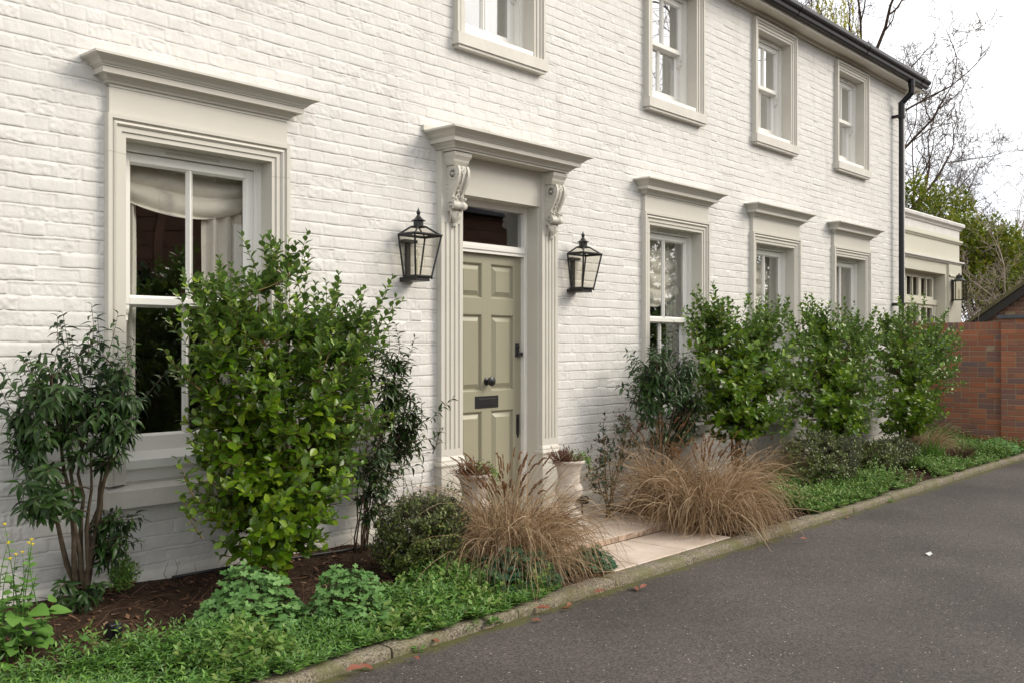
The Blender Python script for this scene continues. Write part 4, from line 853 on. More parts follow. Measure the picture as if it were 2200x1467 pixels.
x1, _ = PP(2003, 985, -.95); grass('green_grass_tuft', 'small upright green grassy tuft near the far end of the kerb', 'grass tuft', x1[0], -.95, 120, .24, .14, 47, .005, 0, mat_=M['lime'], rb=.05, group='green grassy tufts', lieback=.2)
for (px, py, nn, sp, lb) in ((2060, 1005, 700, .2, 'dark dead stem mound beside the kerb near the far end'), (1945, 960, 250, .3, 'dead brown perennial stems under the far green shrub')):
    x1, _ = PP(px, py, -1.12 if px > 2000 else -.6); grass('dead_perennial', lb, 'dead plant', x1[0], -1.12 if px > 2000 else -.6, nn, .13, sp, 48+px, .0025, 0, mat_=M['dead'], rb=.12, group='dead perennials', lieback=.6)
# ------------------------------------------------------------------ geranium mounds
def mound(name, label, cat, px, y, rx, h, n, size, m, seed, group=None, T=L_PALM, ry=None, flat=.5):
    r = np.random.default_rng(seed); x = PP(px, 1200, y)[0][0]; z0 = float(soilz(x, y)); root = thing(name, label, cat, (x, y, z0), group); ry = ry or rx*.8
    a = r.random(n)*2*math.pi; q = np.sqrt(r.random(n)); lump = .75+.5*vn(np.cos(a)*q*3+seed, np.sin(a)*q*3, 1.3); zz = h*(1-q**2.2)*lump*r.uniform(.55, 1.05, n)+.015
    P = np.stack([rx*q*np.cos(a), ry*q*np.sin(a), zz], 1)
    out = np.stack([np.cos(a)*q, np.sin(a)*q, np.zeros(n)], 1); D = out*.9+unit_rand(r, n)*.5; D[:, 2] = D[:, 2]*.4-.15; Nn = np.array((0, 0, 1.))+out*.7+r.normal(0, .25, (n, 3))
    Nn[:, 1] -= .25; Nn[:, 0] -= .15
    P[:, 1] = np.maximum(P[:, 1], -1.40-y)
    sz = size*r.uniform(.55, 1.25, n); V, F = inst(T[0], T[1], P, D, Nn, sz); npmesh('foliage', V, F, m, root)
    sb = MB()
    for i in range(0, n, 3):
        sb.tube([(P[i][0]*.3, P[i][1]*.3, -.01), (P[i][0]*.75, P[i][1]*.75, P[i][2]*.7), tuple(P[i])], .0013, 3, cap=False)
    sb.build('stems', M['twig'], root, fixn=False); return root
GM = 'low geranium mounds at the bed edge'
mound('geranium', 'pale green lobed-leaf geranium mound in front of the large green shrub', 'geranium', 535, -.80, .29, .25, 620, .054, M['ger'], 51, GM)
mound('geranium', 'pale green geranium mound with brown stems at the kerb, below the dark rounded shrub', 'geranium', 745, -1.02, .25, .25, 560, .046, M['ger'], 52, GM)
mound('geranium', 'dark green large-leaved geranium below the left dry grass', 'geranium', 1105, -1.10, .30, .22, 330, .075, M['gerdark'], 53, GM)
mound('geranium', 'small dark green geranium mound at the left edge of the paved path', 'geranium', 1262, -1.14, .20, .13, 260, .055, M['gerdark'], 54, GM)
mound('geranium', 'far pale green geranium mound below the red brick pier', 'geranium', 2125, -1.05, .55, .16, 420, .06, M['ger'], 55, GM)
# ------------------------------------------------------------------ ground cover
def cover(name, region, n, m, seed, T, size, hmax, label, thr=None, front=-1.36, spill=None):
    r = np.random.default_rng(seed); P, D, Nn, Sz = [], [], [], []; cnt = 0
    while cnt < n:
        x, y = region(r)
        if x is None: continue
        if thr and vn(x, y, 2.1, seed) < thr: continue
        cnt += 1; m_ = vn(x, y, 4.5, seed+1); hh = hmax*(.05+1.35*m_)*r.uniform(.4, 1.15); z0 = float(soilz(x, max(y, -1.32))) if y > -1.33 else .05
        if y < -1.32: hh *= .55
        if y < -1.44: z0 = .0
        lean = np.array((r.normal(0, .35), r.normal(-.15, .35), 1.)); lean /= np.linalg.norm(lean); k = int(r.integers(8, 15)); a0 = r.random()*6.28
        for j in range(k):
            f = 1-.75*j/k; a = a0+j*2.4; p = np.array((x, y, z0))+lean*hh*f; rd_ = np.array((math.cos(a), math.sin(a), .25+.5*(j < 3)))
            P.append(p); D.append(rd_+lean*(.8 if j < 2 else .2)); Nn.append(np.array((0, -.1, 1.))+r.normal(0, .3, 3)); Sz.append(size*r.uniform(.6, 1.3)*(.7 if j < 3 else 1))
    V, F = inst(T[0], T[1], P, D, Nn, Sz); o = npmesh(name, V, F, m); stuff(o); o['label'] = label; o['category'] = 'ground cover'; return o
def regL(r):
    x = r.uniform(.9, 4.5); inner = np.interp(x, [.9, 1.6, 2.2, 2.9, 3.3, 3.9, 4.5], [-.70, -.82, -.80, -.86, -.95, -.78, -.95]); outer = np.interp(x, [.9, 2.2, 2.6, 3.05, 3.4, 3.9, 4.2, 4.5], [-1.33, -1.35, -1.42, -1.36, -1.42, -1.46, -1.42, -1.33]); y = r.uniform(outer, inner)+r.normal(0, .02)
    return x, max(y, outer-.01)
cover('ground_cover', regL, 3600, M['cover'], 61, L_LANCE, .036, .14, 'bright green leafy ground cover along the near kerb')
cover('ground_cover', lambda r: (lambda p: (p[0], p[1]+.05*r.random()))(regL(r)), 420, M['coverd'], 63, L_MID, .042, .19, 'taller darker leafy weeds mixed through the near ground cover', thr=.45)
def regR(r):
    x = r.uniform(7.35, 14.8); y = r.uniform(-1.39, np.interp(x, [7.3, 8.2, 10, 14.8], [-.98, -.7, -.2, -.15])); return x, y
cover('ground_cover', regR, 5200, M['coverd'], 62, L_MID, .034, .20, 'low mixed green ground cover along the far kerb', thr=.27)
# ------------------------------------------------------------------ weed with yellow flowers
wx = PP(40, 1400, -.62)[0][0]; wz = float(soilz(wx, -.62)); wr = thing('flowering_weed', 'leafy green weed with small yellow flowers at the left edge of the bed', 'weed', (wx, -.62, wz)); r = np.random.default_rng(71)
sb = MB(); P, D, Nn, Sz = [], [], [], []; FP = []
for (px, py) in ((10, 1125), (18, 1165), (48, 1185), (62, 1165), (70, 1168), (68, 1158), (34, 1190), (22, 1199), (80, 1230), (30, 1240), (0, 1230), (60, 1280)):
    tip = PP(px, py, -.62+r.normal(0, .05))[0]-np.array((wx, -.62, wz)); b_ = np.array((r.normal(0, .05), r.normal(0, .04), 0)); mid = b_+(tip-b_)*.5+np.array((r.normal(0, .04), 0, .05))
    ts = np.linspace(0, 1, 8)[:, None]; pts = (1-ts)**2*b_+2*ts*(1-ts)*mid+ts*ts*tip; sb.tube(pts, np.linspace(.0035, .001, 8), 5)
    if py < 1205: FP.append(tip)
    for k in range(11):
        f = .9*(1-k/11)**.8; p = (1-f)**2*b_+2*f*(1-f)*mid+f*f*tip; a = r.random()*6.28; P.append(p); D.append((math.cos(a), math.sin(a), .3)); Nn.append(np.array((0, -.2, 1.))+r.normal(0, .3, 3)); Sz.append(.085*(1-.75*f)*r.uniform(.6, 1.2))
for k in range(46):
    a = r.random()*6.28; q = .05+.13*r.random(); P.append((q*math.cos(a), q*math.sin(a), .02+.22*r.random())); D.append((math.cos(a), math.sin(a), .1)); Nn.append(np.array((0, -.4, 1.))+r.normal(0, .3, 3)); Sz.append(r.uniform(.05, .105))
sb.build('stems', M['lime'], wr, smooth=True, fixn=False); V, F = inst(L_BROAD[0], L_BROAD[1], P, D, Nn, Sz); npmesh('foliage', V, F, M['weed'], wr, smooth=True)
fl = MB()
for p in FP:
    for j in range(9):
        a = j*.698; c_, s_ = math.cos(a), math.sin(a); fl.add([p, p+np.array((c_*.006-s_*.003, s_*.006+c_*.003, .004)), p+np.array((c_*.010, s_*.010, .002)), p+np.array((c_*.006+s_*.003, s_*.006-c_*.003, .004))], [(0,1,2,3)])
    fl.lathe([(.004, -.004), (.0045, .002), (.003, .005)], tuple(p), 8)
fl.build('flowers', M['yellow'], wr, fixn=False)
# ------------------------------------------------------------------ plants in the urns
def urnplant(x, y, seed, side, l1, l2):
    z = .60; r = np.random.default_rng(seed)
    h_ = thing('heather', l1, 'heather', (x-.03*side, y, z-.02), 'faded heather plants in the urns'); P, D, Nn, Sz = [], [], [], []; sb = MB()
    for i in range(95):
        a = r.random()*6.28; rr = r.random(); d = nrm(np.array((math.cos(a)*(1.3*rr)-.55*side, math.sin(a)*1.2*rr-.25, .35+.7*r.random()))); L_ = r.uniform(.09, .17); b_ = np.array((r.normal(0, .03), r.normal(0, .03), 0))
        sb.tube([b_, b_+d*L_*.5, b_+d*L_+np.array((0, 0, .015))], [.002, .0016, .001], 3, cap=False)
        for k in range(22): P.append(b_+d*L_*(.25+.8*k/22)); D.append(d+unit_rand(r, 1)[0]*.7); Nn.append(unit_rand(r, 1)[0]); Sz.append((.006, .012, .004))
    sb.build('stems', M['dead'], h_, fixn=False); V, F = inst(L_FLAKE[0], L_FLAKE[1], P, D, Nn, Sz); npmesh('foliage', V, F, M['heather'], h_)
    n = 260; iv = thing('ivy', l2, 'ivy', (x+.05, y, z), 'green trailing plants in the urns'); a = r.random(n)*6.28; q = np.sqrt(r.random(n)); P = np.stack([.10*q*np.cos(a)+.06, .09*q*np.sin(a), .09*(1-q**2)*r.random(n)-.07*q*(np.cos(a) > .2)*r.random(n)+.01], 1)
    V, F = inst(L_MID[0], L_MID[1], P, np.stack([np.cos(a), np.sin(a), .2*np.ones(n)], 1)+r.normal(0, .3, (n, 3)), np.array((0, 0, 1.))+r.normal(0, .4, (n, 3)), .026*r.uniform(.7, 1.3, n)); npmesh('foliage', V, F, M['coverd'], iv)
urnplant(UR, -.33, 81, 1, 'faded brown heather in the right stone urn', 'trailing green plant at the right of the right urn')
urnplant(ULx, -.33, 82, .8, 'faded brown heather in the left stone urn', 'trailing green plant in the left urn behind the dry grass')
# ------------------------------------------------------------------ litter, hose, small things
r = np.random.default_rng(91); n = 9000; X = r.uniform(.2, 14.8, n); Y = r.uniform(-1.30, -.03, n); k = ~((X > 4.2) & (X < 6.75)) & ((X < 4.6) | (r.random(n) < .6)); X, Y = X[k], Y[k]; n = len(X)
P = np.stack([X, Y, soilz(X, Y)+.004+.006*r.random(n)], 1); a = r.random(n)*6.28; V, F = inst(L_FLAKE[0], L_FLAKE[1], P, np.stack([np.cos(a), np.sin(a), r.normal(0, .25, n)], 1), np.array((0, 0, 1.))+r.normal(0, .35, (n, 3)), np.stack([r.uniform(.004, .026, n), r.uniform(.012, .07, n), np.full(n, .02)], 1))
o = npmesh('bark_mulch', V, F, M['mulch']); stuff(o); o['label'] = 'brown bark chips and dead leaves scattered over the bed'; o['category'] = 'mulch'
r = np.random.default_rng(92); n = 700; X = r.uniform(.8, 14, n); Y = -1.465-np.abs(r.normal(0, .05, n)); X2 = r.uniform(2, 16, 220); Y2 = r.uniform(-5, -1.5, 220); X = np.concatenate([X, X2]); Y = np.concatenate([Y, Y2]); n = len(X); a = r.random(n)*6.28
V, F = inst(L_FLAKE[0], L_FLAKE[1], np.stack([X, Y, .002+.003*r.random(n)], 1), np.stack([np.cos(a), np.sin(a), 0*a], 1), np.array((0, 0, 1.))+r.normal(0, .25, (n, 3)), np.stack([r.uniform(.002, .007, n), r.uniform(.004, .016, n), np.full(n, .006)], 1)); o = npmesh('grit', V, F, M['mulch']); stuff(o); o['label'] = 'grit and leaf crumbs gathered along the foot of the kerb'; o['category'] = 'grit'
r = np.random.default_rng(93); tw = MB()
for i in range(900):
    x = r.uniform(.8, 4.3) if i < 650 else r.uniform(6.8, 14.5); y = r.uniform(-1.25, -.06); z = float(soilz(x, y)); a = r.random()*6.28; L_ = r.uniform(.04, .22); up = r.choice([0.02, .02, .5, 1.0]); dx, dy = math.cos(a)*L_, math.sin(a)*L_; dy = max(min(dy, -.04-y), -1.33-y)
    tw.tube([(x, y, z+.003), (x+dx*.5+r.normal(0, .01), y+dy*.5, z+.012+up*L_*.4), (x+dx*(1-.6*min(up, 1)), y+dy*(1-.6*min(up, 1)), z+.01+up*L_*.7)], [.0018, .0014, .0008], 3, cap=False)
o = tw.build('twig_litter', M['dead'], fixn=False); stuff(o); o['label'] = 'dry twigs and dead stems lying on the bed'; o['category'] = 'twigs'
hs = MB(); pts = []
for (px, py) in ((-60, 1320), (60, 1345), (120, 1358), (180, 1375), (230, 1392), (300, 1398)):
    c, _ = PP(px, py, 0); u = (px-1100)/F_PX; d = (1.49-.21)*F_PX/(py-743); x = (CT+u*ST)*d; y = CAMY+(ST-u*CT)*d; pts.append((x, y, float(soilz(x, min(y, -.05)))+.012))
hs.tube(pts, .0075, 8); tag(hs.build('irrigation_hose', M['hose'], smooth=True), 'black irrigation hose lying on the bare soil at the left', 'hose', 'black irrigation hoses')
hs = MB(); hs.tube([(2.75, -.07, .232), (3.1, -.10, .235), (3.45, -.13, .228), (3.8, -.16, .222), (4.2, -.13, .2)], .009, 8); tag(hs.build('irrigation_hose', M['hose'], smooth=True), 'black hose running along the foot of the white wall under the window', 'hose', 'black irrigation hoses')
c, _ = PP(243, 1400, -.62); sk = MB(); sk.bbox(c[0]-.028, c[0]+.028, -.65, -.60, .15, .215, .006); sk.lathe([(.018, 0), (.018, .03), (.014, .034)], (c[0], -.65, .195), 14, axis='y'); sk.tube([(c[0], -.625, .0), (c[0], -.625, .16)], .006, 6); tag(sk.build('garden_spotlight', M['black']), 'small black garden spotlight in the ground cover at lower left', 'garden light', 'black garden spotlights')
sk = MB(); c, _ = PP(1236, 1058, -.13); sk.lathe([(.03, 0), (.034, .01), (.034, .08), (.028, .09)], (c[0], -.16, .26), 16, axis='y'); sk.tube([(c[0], -.2, .09), (c[0], -.2, .25)], .008, 6); tag(sk.build('garden_spotlight', M['black'], autos=40), 'small black spotlight behind the right stone urn', 'garden light', 'black garden spotlights')
c, _ = PP(1078, 1175, -1.02); lbk = MB(); z = 1.49-(1175-743)/F_PX*PP(1078, 1175, -1.02)[1]; cx = c[0]
lbk.add([(cx-.035, -1.03, z-.018), (cx+.035, -1.02, z+.010), (cx+.035, -1.01, z+.026), (cx-.035, -1.02, z-.002), (cx-.035, -1.028, z-.020), (cx+.035, -1.018, z+.008), (cx+.035, -1.008, z+.024), (cx-.035, -1.018, z-.004)], [(0,1,2,3),(7,6,5,4),(0,4,5,1),(1,5,6,2),(2,6,7,3),(3,7,4,0)])
pl_ = lbk.build('plant_label', M['white']); tag(pl_, 'white plastic plant label standing in the dark geranium', 'plant label'); q = MB(); q.box(cx-.004, cx+.004, -1.018, -1.012, .05, z); q.build('label_stake', M['hose'], pl_)
def gpt(px, py, z=0.0):
    u = (px-1100)/F_PX; d = (CAMZ-z)*F_PX/(py-743); return np.array(((CT+u*ST)*d, CAMY+(ST-u*CT)*d, z))
fl_ = [(1360, 1262, .075, 'pair-sized orange leaf fallen on the asphalt opposite the path edge'), (1376, 1268, .05, 'smaller orange leaf touching the big one on the asphalt'), (1183, 1317, .075, 'curled red leaf on the asphalt below the kerb, left of the path'), (1205, 1309, .05, 'narrow red leaf beside the curled red leaf on the asphalt'),
       (1228, 1302, .045, 'small brown leaf nearest the kerb joint on the asphalt'), (1276, 1282, .06, 'flat dark red leaf under the kerb left of the paved path'), (1142, 1335, .045, 'small pointed red leaf on the asphalt below the ground cover'), (945, 1387, .05, 'red leaf on the asphalt at the end of the trailing ground cover'),
       (745, 1452, .07, 'brown red leaf at the bottom edge beside the near kerb'), (800, 1440, .06, 'curled orange leaf beside the near kerb'), (887, 1417, .045, 'tiny tan leaf on the asphalt near the near kerb'), (1735, 1165, .06, 'thin brown leaf on the asphalt past the paved path'), (1820, 1111, .05, 'faint tan leaf on the asphalt beside the far kerb')]
for i, (px, py, s, lb) in enumerate(fl_):
    p = gpt(px, py, .004); rr = np.random.default_rng(200+i); a = rr.random()*6.28; T = leafT([(0, .03), (.25, .2), (.5, .24), (.8, .13), (1, .01)], .5, -.12 if i % 2 else .1)
    V, F = inst(T[0], T[1], [(0, 0, .006+.008*(i % 3))], [(math.cos(a), math.sin(a), .08)], [(.1, -.3, 1)], [s]); o = npmesh('fallen_leaf', V, F, M['leaf_red'], smooth=True); o.scale = (1.25, 1.25, 1.25); o.location = p; tag(o, lb, 'leaf', 'leaves fallen on the road')
p = gpt(1997, 1193, .003); q = MB(); q.add([(0, 0, 0), (.03, -.012, .012), (.05, .01, .022), (.03, .035, .010), (.0, .03, .016), (.022, .012, .004)], [(0, 1, 5), (1, 2, 5), (2, 3, 5), (3, 4, 5), (4, 0, 5)]); o = q.build('petal', M['white'], fixn=False); o.location = p; tag(o, 'single white petal lying in the middle of the asphalt', 'petal')
for i, (px, py, s, lb) in enumerate(((882, 1392, .04, 'tiny green seedling at the foot of the near kerb'), (1902, 1077, .05, 'small green weed growing at the foot of the far kerb'))):
    x_ = gpt(px, py, .0); x_[1] = min(x_[1], -1.47); rr = np.random.default_rng(300+i); k = 16; a = rr.random(k)*6.28; V, F = inst(L_MID[0], L_MID[1], np.stack([np.cos(a)*.012, np.sin(a)*.012, .003+.02*rr.random(k)], 1), np.stack([np.cos(a), np.sin(a), .3+0*a], 1), np.array((0, 0, 1.))+rr.normal(0, .2, (k, 3)), s*rr.uniform(.5, 1, k)); o = npmesh('kerb_weed', V, F, M['weed'], smooth=True); o.location = x_; tag(o, lb, 'weed', 'weeds along the kerb')
# ================================================================== GARAGE WING
GY = .35
garage = thing('garage', 'single storey pale green garage wing with glazed doors beyond the house', 'garage', (13.95, GY, 0))
gx1 = PP(2061, 487, GY)[0][0]; GXO = 13.95
def gb(name, m, fn, parent=garage, **kw):
    q = MB(); fn(q); o = q.build(name, m, parent, **kw); o.matrix_parent_inverse = Matrix.Translation((-13.95, -GY, 0)) if parent is garage else parent.matrix_parent_inverse.copy() if False else o.matrix_parent_inverse; return o
dx1 = PP(2031, 600, GY)[0][0]; dtop = 2.66
def f(q):
    q.box(dx1, gx1, GY, GY+.3, 0, 3.30); q.box(GXO, dx1-.001, GY, GY+.3, dtop, 3.30); q.box(gx1-.3, gx1-.001, GY+.301, GY+5, 0, 3.30); q.box(GXO, gx1-.302, GY+4.8, GY+5, 0, 3.3); q.box(GXO, gx1-.302, GY+.302, GY+4.79, 3.0, 3.2)
gb('wall', M['garage'], f)
def mould(q, x0, x1, y, z, pr):
    rows = [[(x0, y-p, z+h), (x1+p, y-p, z+h), (x1+p, y+3, z+h)] for p, h in pr]
    for a, b in zip(rows[:-1], rows[1:]): q.add(a+b, [(0,1,4,3),(1,2,5,4)])
    q.add([rows[-1][0], rows[-1][1], rows[-1][2], (x0, y+3, rows[-1][0][2])], [(0,1,2,3)]); q.add([rows[0][0], rows[0][1], rows[0][2], (x0, y+3, rows[0][0][2])], [(3,2,1,0)])
gb('parapet_cornice', M['garage_white'], lambda q: mould(q, GXO, gx1, GY, 3.30, [(0,0),(0,.12),(.02,.125),(.03,.15),(.07,.18),(.075,.22),(.065,.235),(.0,.245)]))
gb('upper_band', M['garage'], lambda q: mould(q, GXO, gx1, GY, 3.18, [(0,0),(.02,.01),(.03,.03),(.045,.04),(.045,.07),(.02,.075),(0,.08)]))
gb('lower_band', M['garage_white'], lambda q: mould(q, GXO, gx1, GY, 2.83, [(0,0),(.03,.01),(.04,.03),(.065,.04),(.065,.065),(0,.075)]))
def f(q):
    q.box(dx1+.08, gx1-.001, GY-.035, GY-.001, 0, 2.83); mould(q, dx1+.08, gx1, GY-.035, 2.62, [(0,0),(.02,.01),(.02,.03),(0,.04)])
gb('pilaster', M['garage'], f)
def f(q):
    zt = dtop; y0 = GY+.14
    q.box(GXO, dx1-.002, y0, y0+.05, zt-.04, zt-.001); q.box(GXO, dx1-.002, y0-.02, y0+.05, 2.155, 2.235); q.box(dx1-.12, dx1-.003, y0, y0+.05, 0, 2.154)
    q.box(GXO, dx1-.002, y0, y0+.05, .1, 1.2)
gdr = gb('garage_door', M['garage'], f)
def pan(z0, z1):
    y0 = GY+.145; w = .62; k = 0; x = dx1-.10-.04
    while x-w > GXO-.6:
        q = MB(); xa = x-w; fr_ = .048
        q.box(xa, xa+fr_, y0, y0+.04, z0, z1); q.box(x-fr_, x, y0, y0+.04, z0, z1); q.box(xa+fr_, x-fr_, y0, y0+.04, z0, z0+fr_); q.box(xa+fr_, x-fr_, y0, y0+.04, z1-fr_, z1); q.box((xa+x)/2-.014, (xa+x)/2+.014, y0+.002, y0+.04, z0+fr_, z1-fr_)
        o = q.build('window', M['garage'], gdr); o.matrix_parent_inverse = Matrix.Translation((-13.95, -GY, 0)); g = MB(); g.box(xa+.05, x-.05, y0+.02, y0+.024, z0+.05, z1-.05); o2 = None
        x -= w+.012; k += 1
        M['garglass'] if False else None
        gl.append((o, (xa+.05, x+.012-.05, y0+.02, y0+.024, z0+.05, z1-.05)))
gl = []
gdr.matrix_parent_inverse = Matrix.Translation((-13.95, -GY, 0))
pan(2.237, 2.618); pan(1.25, 2.152)
q = MB()
for o, b in gl: q.box(*b)
for o, b in gl:
    o.matrix_parent_inverse = Matrix.Identity(4)
o = q.build('glazing', M['glass'], gdr); o['kind'] = 'stuff' if False else o.get('kind', ''); del o['kind']
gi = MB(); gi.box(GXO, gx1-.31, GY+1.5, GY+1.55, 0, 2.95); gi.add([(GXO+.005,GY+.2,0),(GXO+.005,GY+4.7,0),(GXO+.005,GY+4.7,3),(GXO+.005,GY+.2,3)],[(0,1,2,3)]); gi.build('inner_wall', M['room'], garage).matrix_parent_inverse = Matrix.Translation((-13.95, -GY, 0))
# garage lantern
lx, _ = PP(2066, 626, GY-.18); gln = thing('wall_lantern', 'small black box lantern on the corner of the pale garage wing', 'lantern', (lx[0]-.02, GY-.035, 2.25))
q = MB(); w = .085
for a, b in ((-w, -.20), (w, -.20), (w, -.03), (-w, -.03)): q.tube([(a, b, 0), (a, b, .30)], .008, 4)
q.box(-w-.01, w+.01, -.21, -.02, -.015, .0); q.box(-w-.01, w+.01, -.21, -.02, .30, .312); q.box(-.04, .04, -.02, 0, -.02, .33); q.build('frame', M['black'], gln)
q = MB(); q.lathe([(.10, .312), (.06, .35), (.05, .355), (.05, .385), (.058, .39), (.02, .41), (.004, .43)], (0, -.115, 0), 12); q.build('cap', M['black'], gln)
q = MB(); q.box(-w+.004, w-.004, -.196, -.034, .003, .297); q.build('glass_panel', M['lglass'], gln); q = MB(); q.lathe([(.012, .01), (.012, .12), (.016, .14), (.004, .18)], (0, -.115, 0), 10); q.build('candle_tube', M['cream'], gln)
# ================================================================== BRICK GARDEN WALL
def brickwall(mb, x, y0, y1, z0, z1, r, top=None, bond=True, th=.10, sgn=-1, jt=.010, soldier=True, clip=None):
    """bricks facing -X on the plane x, each its own little bevelled block"""
    nc = int(round((z1-z0-(.11 if soldier else 0))/.075))
    def brick(ya, yb, za, zb, dz=0):
        o = r.normal(0, .0018); b = .004; j = lambda: r.normal(0, .0015)
        p = [(x, ya, za), (x, yb, za), (x, yb, zb), (x, ya, zb)]; xo = x-.004-o; q_ = [(xo, ya+b+j(), za+b+j()), (xo+j()*.6, yb-b+j(), za+b+j()), (xo, yb-b+j(), zb-b+j()), (xo+j()*.6, ya+b+j(), zb-b+j())]
        mb.add(p+q_, [(0,4,5,1),(1,5,6,2),(2,6,7,3),(3,7,4,0),(7,6,5,4)], 0)
    for k in range(nc):
        za = z0+k*.075; y = y0-(.1125 if k % 2 else 0); t = 0
        while y < y1-.01:
            w = .215 if (t+k) % 3 != 2 else .1025
            ya, yb = max(y, y0), min(y+w, y1)
            if yb-ya > .02:
                if clip is None: brick(ya, yb, za, za+.065)
                else:
                    zc = min(clip(ya), clip(yb))
                    if za+.065 < zc: brick(ya, yb, za, za+.065)
                    elif za < max(clip(ya), clip(yb)): brick(ya, yb, za, max(za+.01, min(za+.065, zc)))
            y += w+jt; t += 1
    if soldier:
        y = y0; za = z0+nc*.075
        while y < y1-.02: brick(y, min(y+.065, y1), za, za+.105); y += .075
        return za+.105
    return z0+nc*.075
r = np.random.default_rng(101)
WX = 14.95; bw = thing('garden_wall', 'tall mixed red and blue brick garden wall at the end of the bed', 'brick wall', (WX, -.4, 0)); inv = Matrix.Translation((-WX, .4, 0))
q = MB(); zt = brickwall(q, WX, -.995, .34, 0, 1.855, r); o = q.build('brickwork', M['redbrick'], bw, fixn=False); o.matrix_parent_inverse = inv
q = MB(); q.box(WX+.0005, WX+.215, -.995, .34, -.05, zt-.004); o = q.build('mortar', M['mortar'], bw); o.matrix_parent_inverse = inv
pr = thing('brick_pier', 'red brick pier with slate coping at the right edge of the garden wall', 'brick pier', (WX-.06, -1.3, 0)); inv = Matrix.Translation((-WX+.06, 1.3, 0))
q = MB(); zt2 = brickwall(q, WX-.11, -1.75, -1.0, 0, 1.875, r, soldier=False); o = q.build('brickwork', M['redbrick'], pr, fixn=False); o.matrix_parent_inverse = inv
q = MB(); q.box(WX-.1095, WX+.30, -1.75, -1.0, -.05, zt2-.004); o = q.build('mortar', M['mortar'], pr); o.matrix_parent_inverse = inv
q = MB(); q.box(WX-.15, WX+.34, -1.79, -.965, zt2, zt2+.045); o = q.build('coping', M['coping'], pr); o.matrix_parent_inverse = inv
# ================================================================== OUTBUILDING with a gable
OX = 19.0; ob = thing('outbuilding', 'low brick outbuilding with dark sloping roof edge behind the garden wall', 'outbuilding', (OX, -1.5, 0)); inv = Matrix.Translation((-OX, 1.5, 0))
e0 = PP(2062, 703, .82)[0]; yE, zE = .95, 1.66; sl_ = .72; yR = -2.2
clipf = lambda y: zE+(yE-y)*sl_ if y > yR else zE+(yE-yR)*sl_-(yR-y)*sl_
q = MB(); brickwall(q, OX, -4.5, .75, 0, 4.2, r, soldier=False, clip=lambda y: clipf(y)-.03); o = q.build('brickwork', M['palebrick'], ob, fixn=False); o.matrix_parent_inverse = inv
q = MB(); q.add([(OX, .75, 0), (OX, .75, clipf(.75)-.03), (OX, yR, clipf(yR)-.03), (OX, -4.5, clipf(-4.5)-.03), (OX, -4.5, 0), (OX+5, .75, 0), (OX+5, .75, clipf(.75)-.03), (OX+5, yR, clipf(yR)-.03), (OX+5, -4.5, clipf(-4.5)-.03), (OX+5, -4.5, 0)], [(0,1,2,3,4),(9,8,7,6,5),(0,5,6,1),(3,8,9,4)]); o = q.build('wall', M['mortar'], ob); o.matrix_parent_inverse = inv
q = MB(); zz = lambda y: clipf(y)
for dz0, dz1, x0, x1 in ((-.0, .05, OX-.18, OX+5),):
    for ya, yb in ((yE+.1, yR), (yR, -5.4)):
        q.add([(x0, ya, zz(ya)+dz0), (x0, yb, zz(yb)+dz0), (x0, yb, zz(yb)+dz1+.02), (x0, ya, zz(ya)+dz1+.02), (x1, ya, zz(ya)+dz0), (x1, yb, zz(yb)+dz0), (x1, yb, zz(yb)+dz1+.02), (x1, ya, zz(ya)+dz1+.02)], [(0,1,2,3),(7,6,5,4),(0,4,5,1),(3,2,6,7),(0,3,7,4),(1,5,6,2)])
rfm = mat('mossy_tiles', (.11, .085, .06), .85, .2, var=.4, vscale=12, bump=.8, bscale=15, bdist=.02, tint=(.14, .13, .06)); o = q.build('roof', rfm, ob); o.matrix_parent_inverse = inv
q = MB()
for ya, yb in ((yE+.08, yR), (yR, -5.4)): q.add([(OX-.14, ya, zz(ya)-.17), (OX-.14, yb, zz(yb)-.17), (OX-.14, yb, zz(yb)-.002), (OX-.14, ya, zz(ya)-.002), (OX-.11, ya, zz(ya)-.17), (OX-.11, yb, zz(yb)-.17), (OX-.11, yb, zz(yb)-.002), (OX-.11, ya, zz(ya)-.002)], [(0,1,2,3),(7,6,5,4),(0,4,5,1),(3,2,6,7),(0,3,7,4),(1,5,6,2)])
o = q.build('bargeboard', M['black'], ob); o.matrix_parent_inverse = inv
